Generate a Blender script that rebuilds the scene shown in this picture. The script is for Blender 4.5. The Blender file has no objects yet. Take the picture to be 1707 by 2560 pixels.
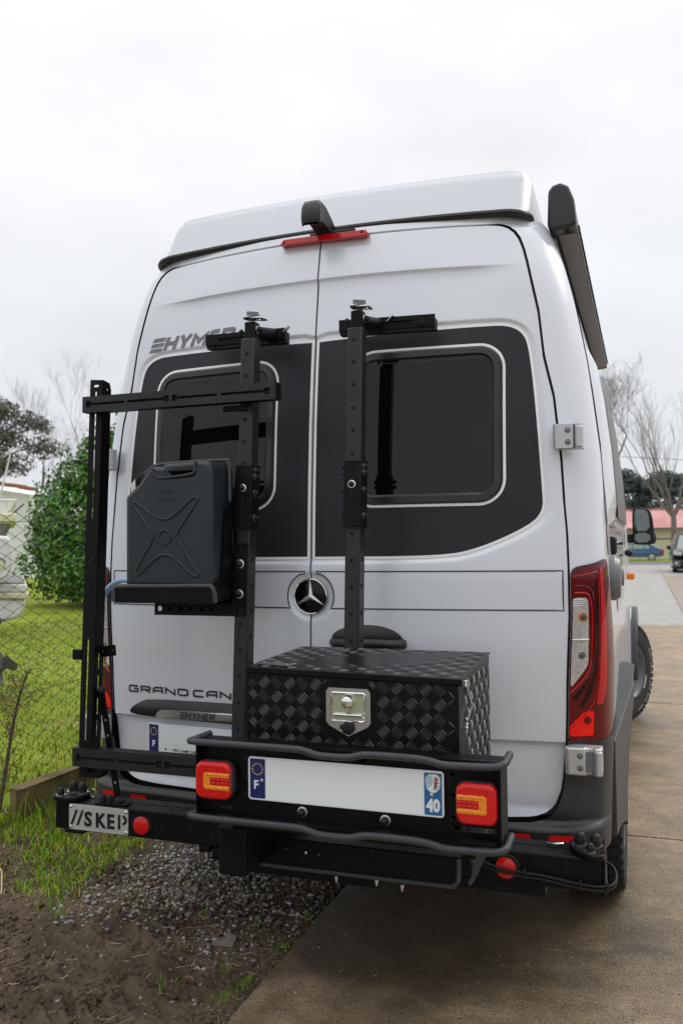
import bpy, bmesh, math, random
import numpy as np
from mathutils import Matrix, Vector
random.seed(7); rng = np.random.default_rng(7)
SC = bpy.context.scene; COL = SC.collection

# ------------------------------------------------------------------ camera
cam_d = bpy.data.cameras.new('camera'); cam = bpy.data.objects.new('camera', cam_d); COL.objects.link(cam)
yaw, pitch, roll = math.radians(19.55), math.radians(2.2068), math.radians(-0.6)
fw = Vector((-math.sin(yaw)*math.cos(pitch), math.cos(yaw)*math.cos(pitch), math.sin(pitch)))
rt = Vector((math.cos(yaw), math.sin(yaw), 0)); upv = rt.cross(fw)
r2 = rt*math.cos(roll)+upv*math.sin(roll); u2 = -rt*math.sin(roll)+upv*math.cos(roll)
M = Matrix((r2, u2, -fw)).transposed().to_4x4(); M.translation = Vector((1.094, -2.7535, 1.454))
cam.matrix_world = M
cam_d.sensor_fit = 'HORIZONTAL'; cam_d.sensor_width = 24.0; cam_d.lens = 30.0
cam_d.clip_start = .05; cam_d.clip_end = 2000
cam_d.dof.use_dof = True; cam_d.dof.focus_distance = 2.62; cam_d.dof.aperture_fstop = 5.0
SC.camera = cam

# ------------------------------------------------------------------ sky, sun, exposure
SUN_EL, SUN_ROT = math.radians(40), math.radians(38)
w = bpy.data.worlds.new('World'); SC.world = w; w.use_nodes = True
nt = w.node_tree; nt.nodes.clear()
def nn(t, nt=nt, **kw):
    n = nt.nodes.new(t)
    for k, v in kw.items(): setattr(n, k, v)
    return n
out = nn('ShaderNodeOutputWorld'); bg = nn('ShaderNodeBackground'); bg.inputs[1].default_value = .1
sky = nn('ShaderNodeTexSky', sky_type='NISHITA', sun_disc=False, sun_elevation=SUN_EL, sun_rotation=SUN_ROT)
tc = nn('ShaderNodeTexCoord'); sep = nn('ShaderNodeSeparateXYZ'); nt.links.new(tc.outputs['Generated'], sep.inputs[0])
ramp = nn('ShaderNodeValToRGB'); nt.links.new(sep.outputs[2], ramp.inputs[0])
cr = ramp.color_ramp; cr.elements[0].position = 0.0; cr.elements[0].color = (.64, .66, .70, 1)
cr.elements[1].position = 1.0; cr.elements[1].color = (1.75, 1.76, 1.78, 1)
e = cr.elements.new(.12); e.color = (.71, .73, .765, 1)
e = cr.elements.new(.32); e.color = (.745, .755, .78, 1)
e = cr.elements.new(.55); e.color = (.89, .89, .90, 1)
e = cr.elements.new(.8); e.color = (1.35, 1.36, 1.38, 1)
mp = nn('ShaderNodeMapping'); mp.inputs['Scale'].default_value = (1.0, 1.0, 2.2); nt.links.new(tc.outputs['Generated'], mp.inputs[0])
ns = nn('ShaderNodeTexNoise'); ns.inputs['Scale'].default_value = 2.6; ns.inputs['Detail'].default_value = 4; ns.inputs['Roughness'].default_value = .5
nt.links.new(mp.outputs[0], ns.inputs['Vector'])
mr = nn('ShaderNodeMapRange'); mr.inputs[1].default_value = .32; mr.inputs[2].default_value = .68; mr.inputs[3].default_value = .92; mr.inputs[4].default_value = 1.1
nt.links.new(ns.outputs[0], mr.inputs[0])
mul = nn('ShaderNodeVectorMath', operation='SCALE'); nt.links.new(ramp.outputs[0], mul.inputs[0]); nt.links.new(mr.outputs[0], mul.inputs[3])
sc10 = nn('ShaderNodeVectorMath', operation='SCALE'); nt.links.new(mul.outputs[0], sc10.inputs[0]); sc10.inputs[3].default_value = 10.0
mix = nn('ShaderNodeMix', data_type='RGBA'); mix.inputs[0].default_value = .93
nt.links.new(sky.outputs[0], mix.inputs[6]); nt.links.new(sc10.outputs[0], mix.inputs[7])
nt.links.new(mix.outputs[2], bg.inputs[0]); nt.links.new(bg.outputs[0], out.inputs[0])
sl = bpy.data.lights.new('sun', 'SUN'); sl.energy = 1.0; sl.angle = math.radians(22); sl.color = (1, .97, .92)
so = bpy.data.objects.new('sun', sl); COL.objects.link(so)
az = SUN_ROT
sd = Vector((math.sin(az)*math.cos(SUN_EL), math.cos(az)*math.cos(SUN_EL), math.sin(SUN_EL)))
so.rotation_euler = sd.to_track_quat('Z', 'Y').to_euler(); so.location = (0, 0, 20)
SC.view_settings.view_transform = 'Standard'; SC.view_settings.look = 'None'
SC.view_settings.gamma = 1; SC.view_settings.use_curve_mapping = False; SC.view_settings.exposure = 0.25
SC.render.engine = 'CYCLES'
SC.cycles.max_bounces = 8; SC.cycles.transparent_max_bounces = 12

# ------------------------------------------------------------------ materials
def mat(name, col, rough=.5, metal=0., coat=0., spec=.5, n_scale=0, n_amt=.0, bump=0., b_scale=60, col2=None, emis=None, detail=5, alpha=None, rnd=0.):
    m = bpy.data.materials.new(name); m.use_nodes = True; t = m.node_tree; p = t.nodes['Principled BSDF']
    p.inputs['Roughness'].default_value = rough; p.inputs['Metallic'].default_value = metal
    p.inputs['Coat Weight'].default_value = coat; p.inputs['Coat Roughness'].default_value = .05
    p.inputs['Specular IOR Level'].default_value = spec
    c = (*col, 1); p.inputs['Base Color'].default_value = c
    tcn = t.nodes.new('ShaderNodeTexCoord')
    src = None
    if n_scale:
        no = t.nodes.new('ShaderNodeTexNoise'); no.inputs['Scale'].default_value = n_scale; no.inputs['Detail'].default_value = detail
        t.links.new(tcn.outputs['Object'], no.inputs['Vector'])
        r = t.nodes.new('ShaderNodeValToRGB'); r.color_ramp.elements[0].position = .3; r.color_ramp.elements[1].position = .7
        c2 = col2 if col2 else tuple(min(1, x*(1+n_amt)) for x in col); c1 = col if col2 else tuple(x*(1-n_amt) for x in col)
        r.color_ramp.elements[0].color = (*c1, 1); r.color_ramp.elements[1].color = (*c2, 1)
        t.links.new(no.outputs[0], r.inputs[0]); src = r.outputs[0]
    if rnd:
        g = t.nodes.new('ShaderNodeNewGeometry'); hs = t.nodes.new('ShaderNodeHueSaturation'); hs.inputs['Color'].default_value = c
        if src: t.links.new(src, hs.inputs['Color'])
        mm = t.nodes.new('ShaderNodeMapRange'); mm.inputs[3].default_value = 1-rnd; mm.inputs[4].default_value = 1+rnd
        t.links.new(g.outputs['Random Per Island'], mm.inputs[0]); t.links.new(mm.outputs[0], hs.inputs['Value'])
        m2 = t.nodes.new('ShaderNodeMath'); m2.operation = 'MULTIPLY'; m2.inputs[1].default_value = 7.31; t.links.new(g.outputs['Random Per Island'], m2.inputs[0])
        fr = t.nodes.new('ShaderNodeMath'); fr.operation = 'FRACT'; t.links.new(m2.outputs[0], fr.inputs[0])
        mh = t.nodes.new('ShaderNodeMapRange'); mh.inputs[3].default_value = .5-.035; mh.inputs[4].default_value = .5+.035
        t.links.new(fr.outputs[0], mh.inputs[0]); t.links.new(mh.outputs[0], hs.inputs['Hue']); src = hs.outputs[0]
    if src: t.links.new(src, p.inputs['Base Color'])
    if bump:
        nb = t.nodes.new('ShaderNodeTexNoise'); nb.inputs['Scale'].default_value = b_scale; nb.inputs['Detail'].default_value = 6
        t.links.new(tcn.outputs['Object'], nb.inputs['Vector'])
        bn = t.nodes.new('ShaderNodeBump'); bn.inputs['Strength'].default_value = bump; bn.inputs['Distance'].default_value = .01
        t.links.new(nb.outputs[0], bn.inputs['Height']); t.links.new(bn.outputs[0], p.inputs['Normal'])
    if emis: p.inputs['Emission Color'].default_value = (*emis[0], 1); p.inputs['Emission Strength'].default_value = emis[1]
    return m

def concrete_mat(name, base, dark, speck, dark_patch=None):
    m = mat(name, base, rough=.6, spec=.32); t = m.node_tree; p = t.nodes['Principled BSDF']; L = t.links.new
    tcn = t.nodes.new('ShaderNodeTexCoord')
    a = t.nodes.new('ShaderNodeTexNoise'); a.inputs['Scale'].default_value = 1.6; a.inputs['Detail'].default_value = 9; a.inputs['Roughness'].default_value = .65
    L(tcn.outputs['Object'], a.inputs['Vector'])
    r = t.nodes.new('ShaderNodeValToRGB'); r.color_ramp.elements[0].position = .3; r.color_ramp.elements[1].position = .72
    r.color_ramp.elements[0].color = (*dark, 1); r.color_ramp.elements[1].color = (*base, 1); L(a.outputs[0], r.inputs[0])
    # brushed streaks across the slab
    mpn = t.nodes.new('ShaderNodeMapping'); mpn.inputs['Scale'].default_value = (9, 40, 1); L(tcn.outputs['Object'], mpn.inputs[0])
    b = t.nodes.new('ShaderNodeTexNoise'); b.inputs['Scale'].default_value = 1.5; b.inputs['Detail'].default_value = 3; L(mpn.outputs[0], b.inputs['Vector'])
    br = t.nodes.new('ShaderNodeMapRange'); br.inputs[1].default_value = .3; br.inputs[2].default_value = .7; br.inputs[3].default_value = .86; br.inputs[4].default_value = 1.10; L(b.outputs[0], br.inputs[0])
    sc = t.nodes.new('ShaderNodeVectorMath'); sc.operation = 'SCALE'; L(r.outputs[0], sc.inputs[0]); L(br.outputs[0], sc.inputs[3])
    fg = t.nodes.new('ShaderNodeTexNoise'); fg.inputs['Scale'].default_value = 110; fg.inputs['Detail'].default_value = 5; fg.inputs['Roughness'].default_value = .7; L(tcn.outputs['Object'], fg.inputs['Vector'])
    fr = t.nodes.new('ShaderNodeMapRange'); fr.inputs[1].default_value = .33; fr.inputs[2].default_value = .67; fr.inputs[3].default_value = .55; fr.inputs[4].default_value = 1.4; L(fg.outputs[0], fr.inputs[0])
    s9 = t.nodes.new('ShaderNodeVectorMath'); s9.operation = 'SCALE'; L(sc.outputs[0], s9.inputs[0]); L(fr.outputs[0], s9.inputs[3]); sc = s9
    pt = t.nodes.new('ShaderNodeTexNoise'); pt.inputs['Scale'].default_value = 5.5; pt.inputs['Detail'].default_value = 8; pt.inputs['Roughness'].default_value = .7; L(tcn.outputs['Object'], pt.inputs['Vector'])
    pr = t.nodes.new('ShaderNodeMapRange'); pr.inputs[1].default_value = .4; pr.inputs[2].default_value = .6; pr.inputs[3].default_value = .78; pr.inputs[4].default_value = 1.12; L(pt.outputs[0], pr.inputs[0])
    s8 = t.nodes.new('ShaderNodeVectorMath'); s8.operation = 'SCALE'; L(sc.outputs[0], s8.inputs[0]); L(pr.outputs[0], s8.inputs[3]); sc = s8
    if dark_patch:      # darker patch with a ragged edge around a given point
        vd = t.nodes.new('ShaderNodeVectorMath'); vd.operation = 'DISTANCE'; vd.inputs[1].default_value = dark_patch[:3]; L(tcn.outputs['Object'], vd.inputs[0])
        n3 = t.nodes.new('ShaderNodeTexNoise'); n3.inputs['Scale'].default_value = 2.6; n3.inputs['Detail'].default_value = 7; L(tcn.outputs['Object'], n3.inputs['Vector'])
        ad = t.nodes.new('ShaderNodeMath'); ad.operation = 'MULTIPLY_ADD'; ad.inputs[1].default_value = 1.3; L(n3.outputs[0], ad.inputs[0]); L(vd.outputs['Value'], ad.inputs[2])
        sm_ = t.nodes.new('ShaderNodeMapRange'); sm_.interpolation_type = 'SMOOTHSTEP'; sm_.inputs[1].default_value = dark_patch[3]; sm_.inputs[2].default_value = dark_patch[3]+.8; sm_.inputs[3].default_value = .42; sm_.inputs[4].default_value = 1.0; L(ad.outputs[0], sm_.inputs[0])
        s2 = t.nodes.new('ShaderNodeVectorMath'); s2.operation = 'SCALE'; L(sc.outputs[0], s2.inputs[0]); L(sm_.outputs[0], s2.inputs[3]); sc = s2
    # exposed aggregate
    v = t.nodes.new('ShaderNodeTexVoronoi'); v.inputs['Scale'].default_value = 72; L(tcn.outputs['Object'], v.inputs['Vector'])
    vr = t.nodes.new('ShaderNodeValToRGB'); vr.color_ramp.elements[0].position = .20; vr.color_ramp.elements[1].position = .30
    vr.color_ramp.elements[0].color = (1, 1, 1, 1); vr.color_ramp.elements[1].color = (0, 0, 0, 1); L(v.outputs['Distance'], vr.inputs[0])
    sp = t.nodes.new('ShaderNodeSeparateColor'); L(v.outputs['Color'], sp.inputs[0])
    th = t.nodes.new('ShaderNodeMath'); th.operation = 'GREATER_THAN'; th.inputs[1].default_value = .72; L(sp.outputs[0], th.inputs[0])
    mk = t.nodes.new('ShaderNodeMath'); mk.operation = 'MULTIPLY'; L(th.outputs[0], mk.inputs[0]); L(vr.outputs[0], mk.inputs[1])
    sr = t.nodes.new('ShaderNodeValToRGB'); sr.color_ramp.interpolation = 'CONSTANT'; els = sr.color_ramp.elements; els[0].color = (.03, .02, .015, 1); els[1].color = (*speck, 1); els.new(.45).color = (.3, .17, .07, 1); els.new(.7).color = (.28, .25, .2, 1); L(sp.outputs[1], sr.inputs[0])
    mx = t.nodes.new('ShaderNodeMix'); mx.data_type = 'RGBA'; L(mk.outputs[0], mx.inputs[0]); L(sc.outputs[0], mx.inputs[6]); L(sr.outputs[0], mx.inputs[7])
    L(mx.outputs[2], p.inputs['Base Color'])
    # damp patches are glossier
    rr = t.nodes.new('ShaderNodeMapRange'); rr.inputs[1].default_value = .35; rr.inputs[2].default_value = .65; rr.inputs[3].default_value = .30; rr.inputs[4].default_value = .62; L(a.outputs[0], rr.inputs[0]); L(rr.outputs[0], p.inputs['Roughness'])
    bp = t.nodes.new('ShaderNodeBump'); bp.inputs['Strength'].default_value = .6; bp.inputs['Distance'].default_value = .005
    fn = t.nodes.new('ShaderNodeTexNoise'); fn.inputs['Scale'].default_value = 160; fn.inputs['Detail'].default_value = 6; L(tcn.outputs['Object'], fn.inputs['Vector']); L(fn.outputs[0], bp.inputs['Height']); L(bp.outputs[0], p.inputs['Normal'])
    return m

def carbon_mat():
    m = mat('carbon_film', (.02, .022, .026), rough=.42, spec=.3); t = m.node_tree; p = t.nodes['Principled BSDF']; L = t.links.new
    tcn = t.nodes.new('ShaderNodeTexCoord'); mpn = t.nodes.new('ShaderNodeMapping'); mpn.inputs['Rotation'].default_value = (0, math.radians(-45), 0); L(tcn.outputs['Object'], mpn.inputs[0])
    wv = t.nodes.new('ShaderNodeTexWave'); wv.wave_type = 'BANDS'; wv.bands_direction = 'X'; wv.inputs['Scale'].default_value = 38.0; wv.inputs['Distortion'].default_value = .25; wv.inputs['Detail Scale'].default_value = 6
    L(mpn.outputs[0], wv.inputs['Vector'])
    r = t.nodes.new('ShaderNodeValToRGB'); r.color_ramp.elements[0].color = (.006, .007, .009, 1); r.color_ramp.elements[1].color = (.026, .030, .038, 1); r.color_ramp.elements[0].position = .3; r.color_ramp.elements[1].position = .7
    L(wv.outputs[0], r.inputs[0]); L(r.outputs[0], p.inputs['Base Color'])
    bp = t.nodes.new('ShaderNodeBump'); bp.inputs['Strength'].default_value = .25; bp.inputs['Distance'].default_value = .002; L(wv.outputs[0], bp.inputs['Height']); L(bp.outputs[0], p.inputs['Normal'])
    return m

MT = dict(
 paint=mat('silver_paint', (.68, .71, .76), rough=.30, metal=.14, coat=.55, n_scale=1.7, n_amt=.035),
 gelroof=mat('grey_roof_gelcoat', (.50, .535, .57), rough=.3, coat=.25, spec=.4),
 white=mat('white_trim_line', (.85, .86, .88), rough=.35),
 grey_line=mat('grey_pinstripe', (.045, .055, .065), rough=.5),
 letter=mat('grey_lettering', (.16, .165, .175), rough=.45, metal=.3),
 dletter=mat('dark_lettering', (.035, .042, .05), rough=.45),
 black=mat('black_powder_coat', (.0035, .0037, .0042), rough=.45, spec=.16, bump=.06, b_scale=900, n_scale=14, n_amt=.35),
 blackg=mat('sky_lit_black_coat', (.0115, .0125, .0155), rough=.40, spec=.40, bump=.04, b_scale=900, n_scale=14, n_amt=.3),  # same powder coat, base lifted to hold the sky sheen on posts and bars
 blackr=mat('black_rubber', (.008, .008, .009), rough=.55, spec=.35),
 rub=mat('grey_edge_rubber', (.035, .04, .046), rough=.42, bump=.25, b_scale=420),
 hole=mat('hole_shadow_steel', (.003, .003, .004), rough=.9),
 plastic=mat('dark_grey_plastic', (.016, .018, .020), rough=.42, bump=.08, b_scale=700),
 sideplastic=mat('grey_side_cladding', (.033, .035, .037), rough=.5, bump=.06, b_scale=700),
 can=mat('slate_can_plastic', (.019, .026, .031), rough=.34, spec=.38, n_scale=9, n_amt=.12, bump=.05, b_scale=300),
 glass=mat('tinted_glass', (.0025, .003, .004), rough=.015, spec=.36),
 mirror=mat('mirror_surface', (.16, .18, .17), rough=.03, metal=1),  # dark green-grey base stands in for trees reflected in the glass
 wframe=mat('window_frame_black', (.012, .013, .015), rough=.28),
 carbon=carbon_mat(),
 chrome=mat('chrome', (.8, .8, .8), rough=.06, metal=1),
 steel=mat('brushed_steel', (.55, .55, .54), rough=.32, metal=1, n_scale=40, n_amt=.08),
 platesteel=mat('satin_plate_steel', (.66, .66, .64), rough=.42, metal=.75, n_scale=30, n_amt=.05),
 zinc=mat('zinc_washer', (.6, .62, .65), rough=.3, metal=1),
 brass=mat('brass', (.62, .42, .16), rough=.25, metal=1),
 red_dark=mat('dark_red_lens', (.11, .001, .003), rough=.05, coat=.2, spec=.25),
 red=mat('red_lens', (.46, .004, .006), rough=.1, coat=.35, spec=.3, n_scale=150, n_amt=.15),
 redb=mat('bright_red_lens', (.60, .006, .006), rough=.12, coat=.35, spec=.3, n_scale=120, n_amt=.12),
 red_black=mat('unlit_lens_channel', (.018, .001, .001), rough=.08, spec=.3), brakered=mat('brake_lens_red', (.85, .012, .006), rough=.12, spec=.3, n_scale=160, n_amt=.15),
 reflect=mat('red_reflector', (.62, .012, .012), rough=.25, n_scale=300, n_amt=.25),
 amber=mat('amber_lens', (.85, .24, .01), rough=.15, coat=.4, n_scale=160, n_amt=.35),
 clear=mat('clear_ribbed_lens', (.60, .59, .60), rough=.12, metal=.5, n_scale=120, n_amt=.3),
 bulb=mat('bulb_glass', (.10, .09, .09), rough=.08, metal=.5),
 bulbring=mat('amber_bulb_glow_ring', (.55, .24, .10), rough=.15, metal=.3),
 hinge=mat('hinge_silver', (.50, .51, .53), rough=.38, metal=.6),
 plate=mat('plate_white', (.80, .845, .87), rough=.35),
 eu=mat('band_blue', (.006, .014, .12), rough=.4),
 reg=mat('region_blue', (.012, .12, .33), rough=.4),
 star=mat('band_star_yellow', (.75, .48, .03), rough=.5),
 crest=mat('crest_white', (.75, .78, .8), rough=.5), wave=mat('crest_cyan', (.10, .42, .55), rough=.5), lion=mat('crest_red', (.25, .012, .02), rough=.5),
 hose=mat('pale_blue_hose', (.30, .48, .78), rough=.35),
 tyre=mat('tyre_rubber', (.012, .012, .012), rough=.7, bump=.3, b_scale=120),
 wlet=mat('white_tyre_mark', (.55, .54, .5), rough=.6),
 dark=mat('underbody_black', (.006, .006, .006), rough=.9),
 awn=mat('awning_anthracite', (.028, .03, .034), rough=.4), awn2=mat('awning_grey_face', (.10, .092, .085), rough=.45),
 tan=mat('tan_bracket', (.38, .30, .22), rough=.6),
 green=mat('lime_line', (.12, .4, .03), rough=.5),
 orange=mat('orange_marker', (.85, .2, .01), rough=.2),
 tread=mat('black_tread_plate', (.003, .0032, .0036), rough=.34, spec=.22, bump=.05, b_scale=500),
 treadbar=mat('black_tread_bar', (.055, .056, .06), rough=.25),  # paler base holds edge wear plus the sky glint on the bars
 soil=mat('damp_soil', (.05, .034, .022), rough=.85, spec=.2, n_scale=3.0, col2=(.155, .112, .075), bump=1.0, b_scale=45, detail=10),
 ground=mat('rough_ground', (.10, .09, .06), rough=.9, n_scale=1.5, n_amt=.3),
 lawnsoil=mat('lawn_soil', (.14, .225, .022), rough=.95, spec=.1, n_scale=2.2, col2=(.28, .31, .04), bump=.5, b_scale=30),
 grassm=mat('grass_blade', (.155, .255, .022), rough=.7, spec=.15, rnd=.4), grassy=mat('grass_yellow_blade', (.31, .33, .03), rough=.7, spec=.15, rnd=.35),
 grassv=mat('verge_blade', (.21, .37, .02), rough=.65, spec=.2, rnd=.45), grassvy=mat('verge_yellow_blade', (.42, .44, .03), rough=.7, spec=.15, rnd=.4),
 straw=mat('dry_straw', (.42, .33, .20), rough=.8, rnd=.4),
 stone=mat('gravel_stone', (.27, .255, .235), rough=.7, rnd=.75, n_scale=40, n_amt=.2),
 wood=mat('weathered_timber', (.075, .052, .018), rough=.75, n_scale=7, col2=(.20, .145, .05), bump=.5, b_scale=24),
 wire=mat('rusty_wire', (.035, .022, .016), rough=.7, n_scale=60, n_amt=.4),
 leaf=mat('laurel_leaf', (.06, .175, .010), rough=.38, spec=.32, rnd=.65), stem=mat('brown_stem', (.10, .065, .045), rough=.85),
 bark=mat('grey_bark', (.17, .15, .13), rough=.9, n_scale=6, n_amt=.3), pinen=mat('pine_needles', (.105, .112, .075), rough=.7, rnd=.45), pinedist=mat('far_pine_needles', (.085, .115, .10), rough=.8, rnd=.4),  # far needles greyed and blued: distance haze mixed into their colour
 twig=mat('bare_twig', (.14, .125, .12), rough=.9),
 weed=mat('dead_weed', (.17, .09, .045), rough=.9, rnd=.4),
 gel=mat('boat_gelcoat', (.74, .74, .69), rough=.35, n_scale=5, n_amt=.05), gely=mat('boat_yellowed_gelcoat', (.68, .64, .42), rough=.4), nonslip=mat('grey_nonslip_deck', (.18, .17, .165), rough=.8),
 teal=mat('dark_teal_paint', (.01, .035, .045), rough=.4), prop=mat('grey_propeller', (.10, .105, .125), rough=.4),
 wallw=mat('white_render', (.72, .73, .75), rough=.8), terra=mat('terracotta', (.30, .11, .06), rough=.8),
 cream=mat('cream_render', (.62, .56, .44), rough=.8, n_scale=1, n_amt=.06), redroof=mat('faded_red_roof', (.46, .16, .17), rough=.6, n_scale=.5, col2=(.62, .33, .32)),
 blue=mat('blue_car_paint', (.012, .10, .22), rough=.25, coat=.7), blackp=mat('black_car_paint', (.012, .013, .017), rough=.2, coat=.8), carglass=mat('car_glass', (.30, .38, .37), rough=.08),
 hub=mat('wheel_silver', (.5, .5, .5), rough=.35, metal=.6), lampc=mat('headlamp_clear', (.6, .62, .65), rough=.1, metal=.4),
 asphalt=mat('asphalt', (.12, .12, .125), rough=.8, n_scale=20, n_amt=.2),
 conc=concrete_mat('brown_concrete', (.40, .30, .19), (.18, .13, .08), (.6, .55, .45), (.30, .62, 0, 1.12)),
 concp=concrete_mat('pale_concrete', (.40, .385, .365), (.33, .315, .295), (.5, .48, .45)),
 conct=concrete_mat('tan_concrete', (.38, .31, .24), (.25, .20, .15), (.5, .45, .4)),
 seal=mat('seal_rubber', (.008, .008, .009), rough=.5),
 grouts=mat('joint_dirt', (.05, .045, .035), rough=.9),
)

# ------------------------------------------------------------------ mesh tools
class MB:
    def __init__(s): s.v = []; s.f = []
    def add(s, vs, fs):
        o = len(s.v); s.v += [tuple(map(float, p)) for p in vs]; s.f += [tuple(i+o for i in f) for f in fs]; return s
    def box(s, x0, x1, y0, y1, z0, z1):
        v = [(x, y, z) for x in (x0, x1) for y in (y0, y1) for z in (z0, z1)]
        return s.add(v, [(0,1,3,2),(4,6,7,5),(0,4,5,1),(2,3,7,6),(0,2,6,4),(1,5,7,3)])
    def obox(s, c, ax, ay, az):   # centre, three half-axis vectors
        c, ax, ay, az = map(Vector, (c, ax, ay, az))
        v = [c+ax*i+ay*j+az*k for i in (-1,1) for j in (-1,1) for k in (-1,1)]
        return s.add(v, [(0,1,3,2),(4,6,7,5),(0,4,5,1),(2,3,7,6),(0,2,6,4),(1,5,7,3)])
    def bar(s, p0, p1, wx, wn, nrm=(0,-1,0)):   # box between two points, width wx, thickness wn along nrm
        p0, p1 = Vector(p0), Vector(p1); d = (p1-p0); n = Vector(nrm); x = d.cross(n).normalized(); n = x.cross(d).normalized()
        return s.obox((p0+p1)/2, x*wx/2, d/2, n*wn/2)
    def ring(s, p, a, b, r, n): return [p+a*(r*math.cos(2*math.pi*i/n))+b*(r*math.sin(2*math.pi*i/n)) for i in range(n)]
    def cyl(s, p0, p1, r0, r1=None, n=16, cap=True):
        p0, p1 = Vector(p0), Vector(p1); r1 = r0 if r1 is None else r1; d = (p1-p0).normalized()
        a = d.orthogonal().normalized(); b = d.cross(a)
        v = s.ring(p0, a, b, r0, n)+s.ring(p1, a, b, r1, n)
        f = [(i, (i+1)%n, n+(i+1)%n, n+i) for i in range(n)]
        if cap: f += [tuple(range(n-1,-1,-1)), tuple(range(n, 2*n))]
        return s.add(v, f)
    def tube(s, pts, r, n=8, closed=False, flat=1.0):
        pts = [Vector(p) for p in pts]; m = len(pts); rs = r if isinstance(r, (list, tuple)) else [r]*m
        v = []; a = None
        for i, p in enumerate(pts):
            d = (pts[(i+1)%m]-pts[i-1]) if closed else (pts[min(i+1,m-1)]-pts[max(i-1,0)])
            d.normalize()
            if a is None: a = d.orthogonal().normalized()
            else:
                a = a-d*a.dot(d); a.normalize()
            v += s.ring(p, a, d.cross(a), rs[i], n)
        f = []
        for i in range(m if closed else m-1):
            j = (i+1)%m
            f += [(i*n+k, i*n+(k+1)%n, j*n+(k+1)%n, j*n+k) for k in range(n)]
        if not closed: f += [tuple(range(n-1,-1,-1)), tuple(range((m-1)*n, m*n))]
        return s.add(v, f)
    def lathe(s, p, d, prof, n=16):   # prof: (radius, height along d)
        p, d = Vector(p), Vector(d).normalized(); a = d.orthogonal().normalized(); b = d.cross(a); v = []
        for r, h in prof: v += s.ring(p+d*h, a, b, max(r, 1e-5), n)
        f = []
        for i in range(len(prof)-1): f += [(i*n+k, i*n+(k+1)%n, (i+1)*n+(k+1)%n, (i+1)*n+k) for k in range(n)]
        f += [tuple(range(n-1,-1,-1)), tuple(range((len(prof)-1)*n, len(prof)*n))]
        return s.add(v, f)
    def dome(s, p, d, r, h, n=14):
        return s.lathe(p, d, [(r*1.0, 0), (r, h*.45), (r*.93, h*.62), (r*.75, h*.82), (r*.45, h*.95), (r*.1, h)], n)
    def ell(s, c, rx, ry, rz, nu=16, nv=10):
        v = []; f = []
        for j in range(nv+1):
            ph = math.pi*j/nv
            for i in range(nu):
                th = 2*math.pi*i/nu; v.append((c[0]+rx*math.sin(ph)*math.cos(th), c[1]+ry*math.sin(ph)*math.sin(th), c[2]+rz*math.cos(ph)))
        for j in range(nv):
            for i in range(nu): f.append((j*nu+i, j*nu+(i+1)%nu, (j+1)*nu+(i+1)%nu, (j+1)*nu+i))
        return s.add(v, f)
    def prism(s, poly, fn, t0, t1):   # poly 2D, fn(a,b,t) -> 3D
        n = len(poly); v = [fn(a, b, t0) for a, b in poly]+[fn(a, b, t1) for a, b in poly]
        return s.add(v, [tuple(range(n)), tuple(range(2*n-1, n-1, -1))]+[(i, n+i, n+(i+1)%n, (i+1)%n) for i in range(n)])
    def grid(s, P, closed_u=False):   # P[nu][nv] of points
        nu, nv = len(P), len(P[0]); v = [p for row in P for p in row]; f = []
        for i in range(nu if closed_u else nu-1):
            j = (i+1) % nu
            for k in range(nv-1): f.append((i*nv+k, i*nv+k+1, j*nv+k+1, j*nv+k))
        return s.add(v, f)
    def mesh(s, name, angle=35):
        me = bpy.data.meshes.new(name); me.from_pydata(s.v, [], s.f); return finish(me, angle)

def finish(me, angle=35):
    bm = bmesh.new(); bm.from_mesh(me); bmesh.ops.recalc_face_normals(bm, faces=bm.faces); bm.to_mesh(me); bm.free()
    if angle:
        me.polygons.foreach_set('use_smooth', [True]*len(me.polygons)); me.set_sharp_from_angle(angle=math.radians(angle))
    me.update(); return me

def arr_mesh(name, V, F, smooth=True):     # numpy arrays -> mesh fast; F (n,k)
    me = bpy.data.meshes.new(name); V = np.asarray(V, np.float32); F = np.asarray(F, np.int32); k = F.shape[1]
    me.vertices.add(len(V)); me.vertices.foreach_set('co', V.ravel())
    me.loops.add(F.size); me.loops.foreach_set('vertex_index', F.ravel())
    me.polygons.add(len(F)); me.polygons.foreach_set('loop_start', np.arange(len(F), dtype=np.int32)*k)
    if smooth: me.polygons.foreach_set('use_smooth', np.ones(len(F), bool))
    me.update(calc_edges=True); me.validate(); return me

WM = {}
def link(o, parent=None):
    COL.objects.link(o)
    if parent is not None:
        o.parent = parent; o.matrix_parent_inverse = WM[parent.name].inverted()
    WM[o.name] = Matrix.Translation(o.location) @ o.rotation_euler.to_matrix().to_4x4() if o.type == 'EMPTY' else Matrix()
    return o
def obj(name, mb, m, parent=None, bevel=0., angle=35, seg=2):
    me = mb if isinstance(mb, bpy.types.Mesh) else mb.mesh(name, angle)
    o = bpy.data.objects.new(name, me)
    if m is not None and not me.materials: me.materials.append(MT[m] if isinstance(m, str) else m)
    link(o, parent)
    if bevel:
        b = o.modifiers.new('bevel', 'BEVEL'); b.width = bevel; b.segments = seg; b.limit_method = 'ANGLE'; b.angle_limit = math.radians(40); b.harden_normals = False
    return o
def tag(o, label=None, cat=None, group=None, kind=None):
    if label: o['label'] = label
    if cat: o['category'] = cat
    if group: o['group'] = group
    if kind: o['kind'] = kind
    return o
def thing(name, label, cat, loc=(0,0,0), group=None):
    o = bpy.data.objects.new(name, None); o.location = loc; o.empty_display_size = .1; link(o); return tag(o, label, cat, group)
def structure(name, mb, m, parent=None, **k):
    o = obj(name, mb, m, parent, **k)
    if parent is None: o['kind'] = 'structure'
    return o
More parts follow.
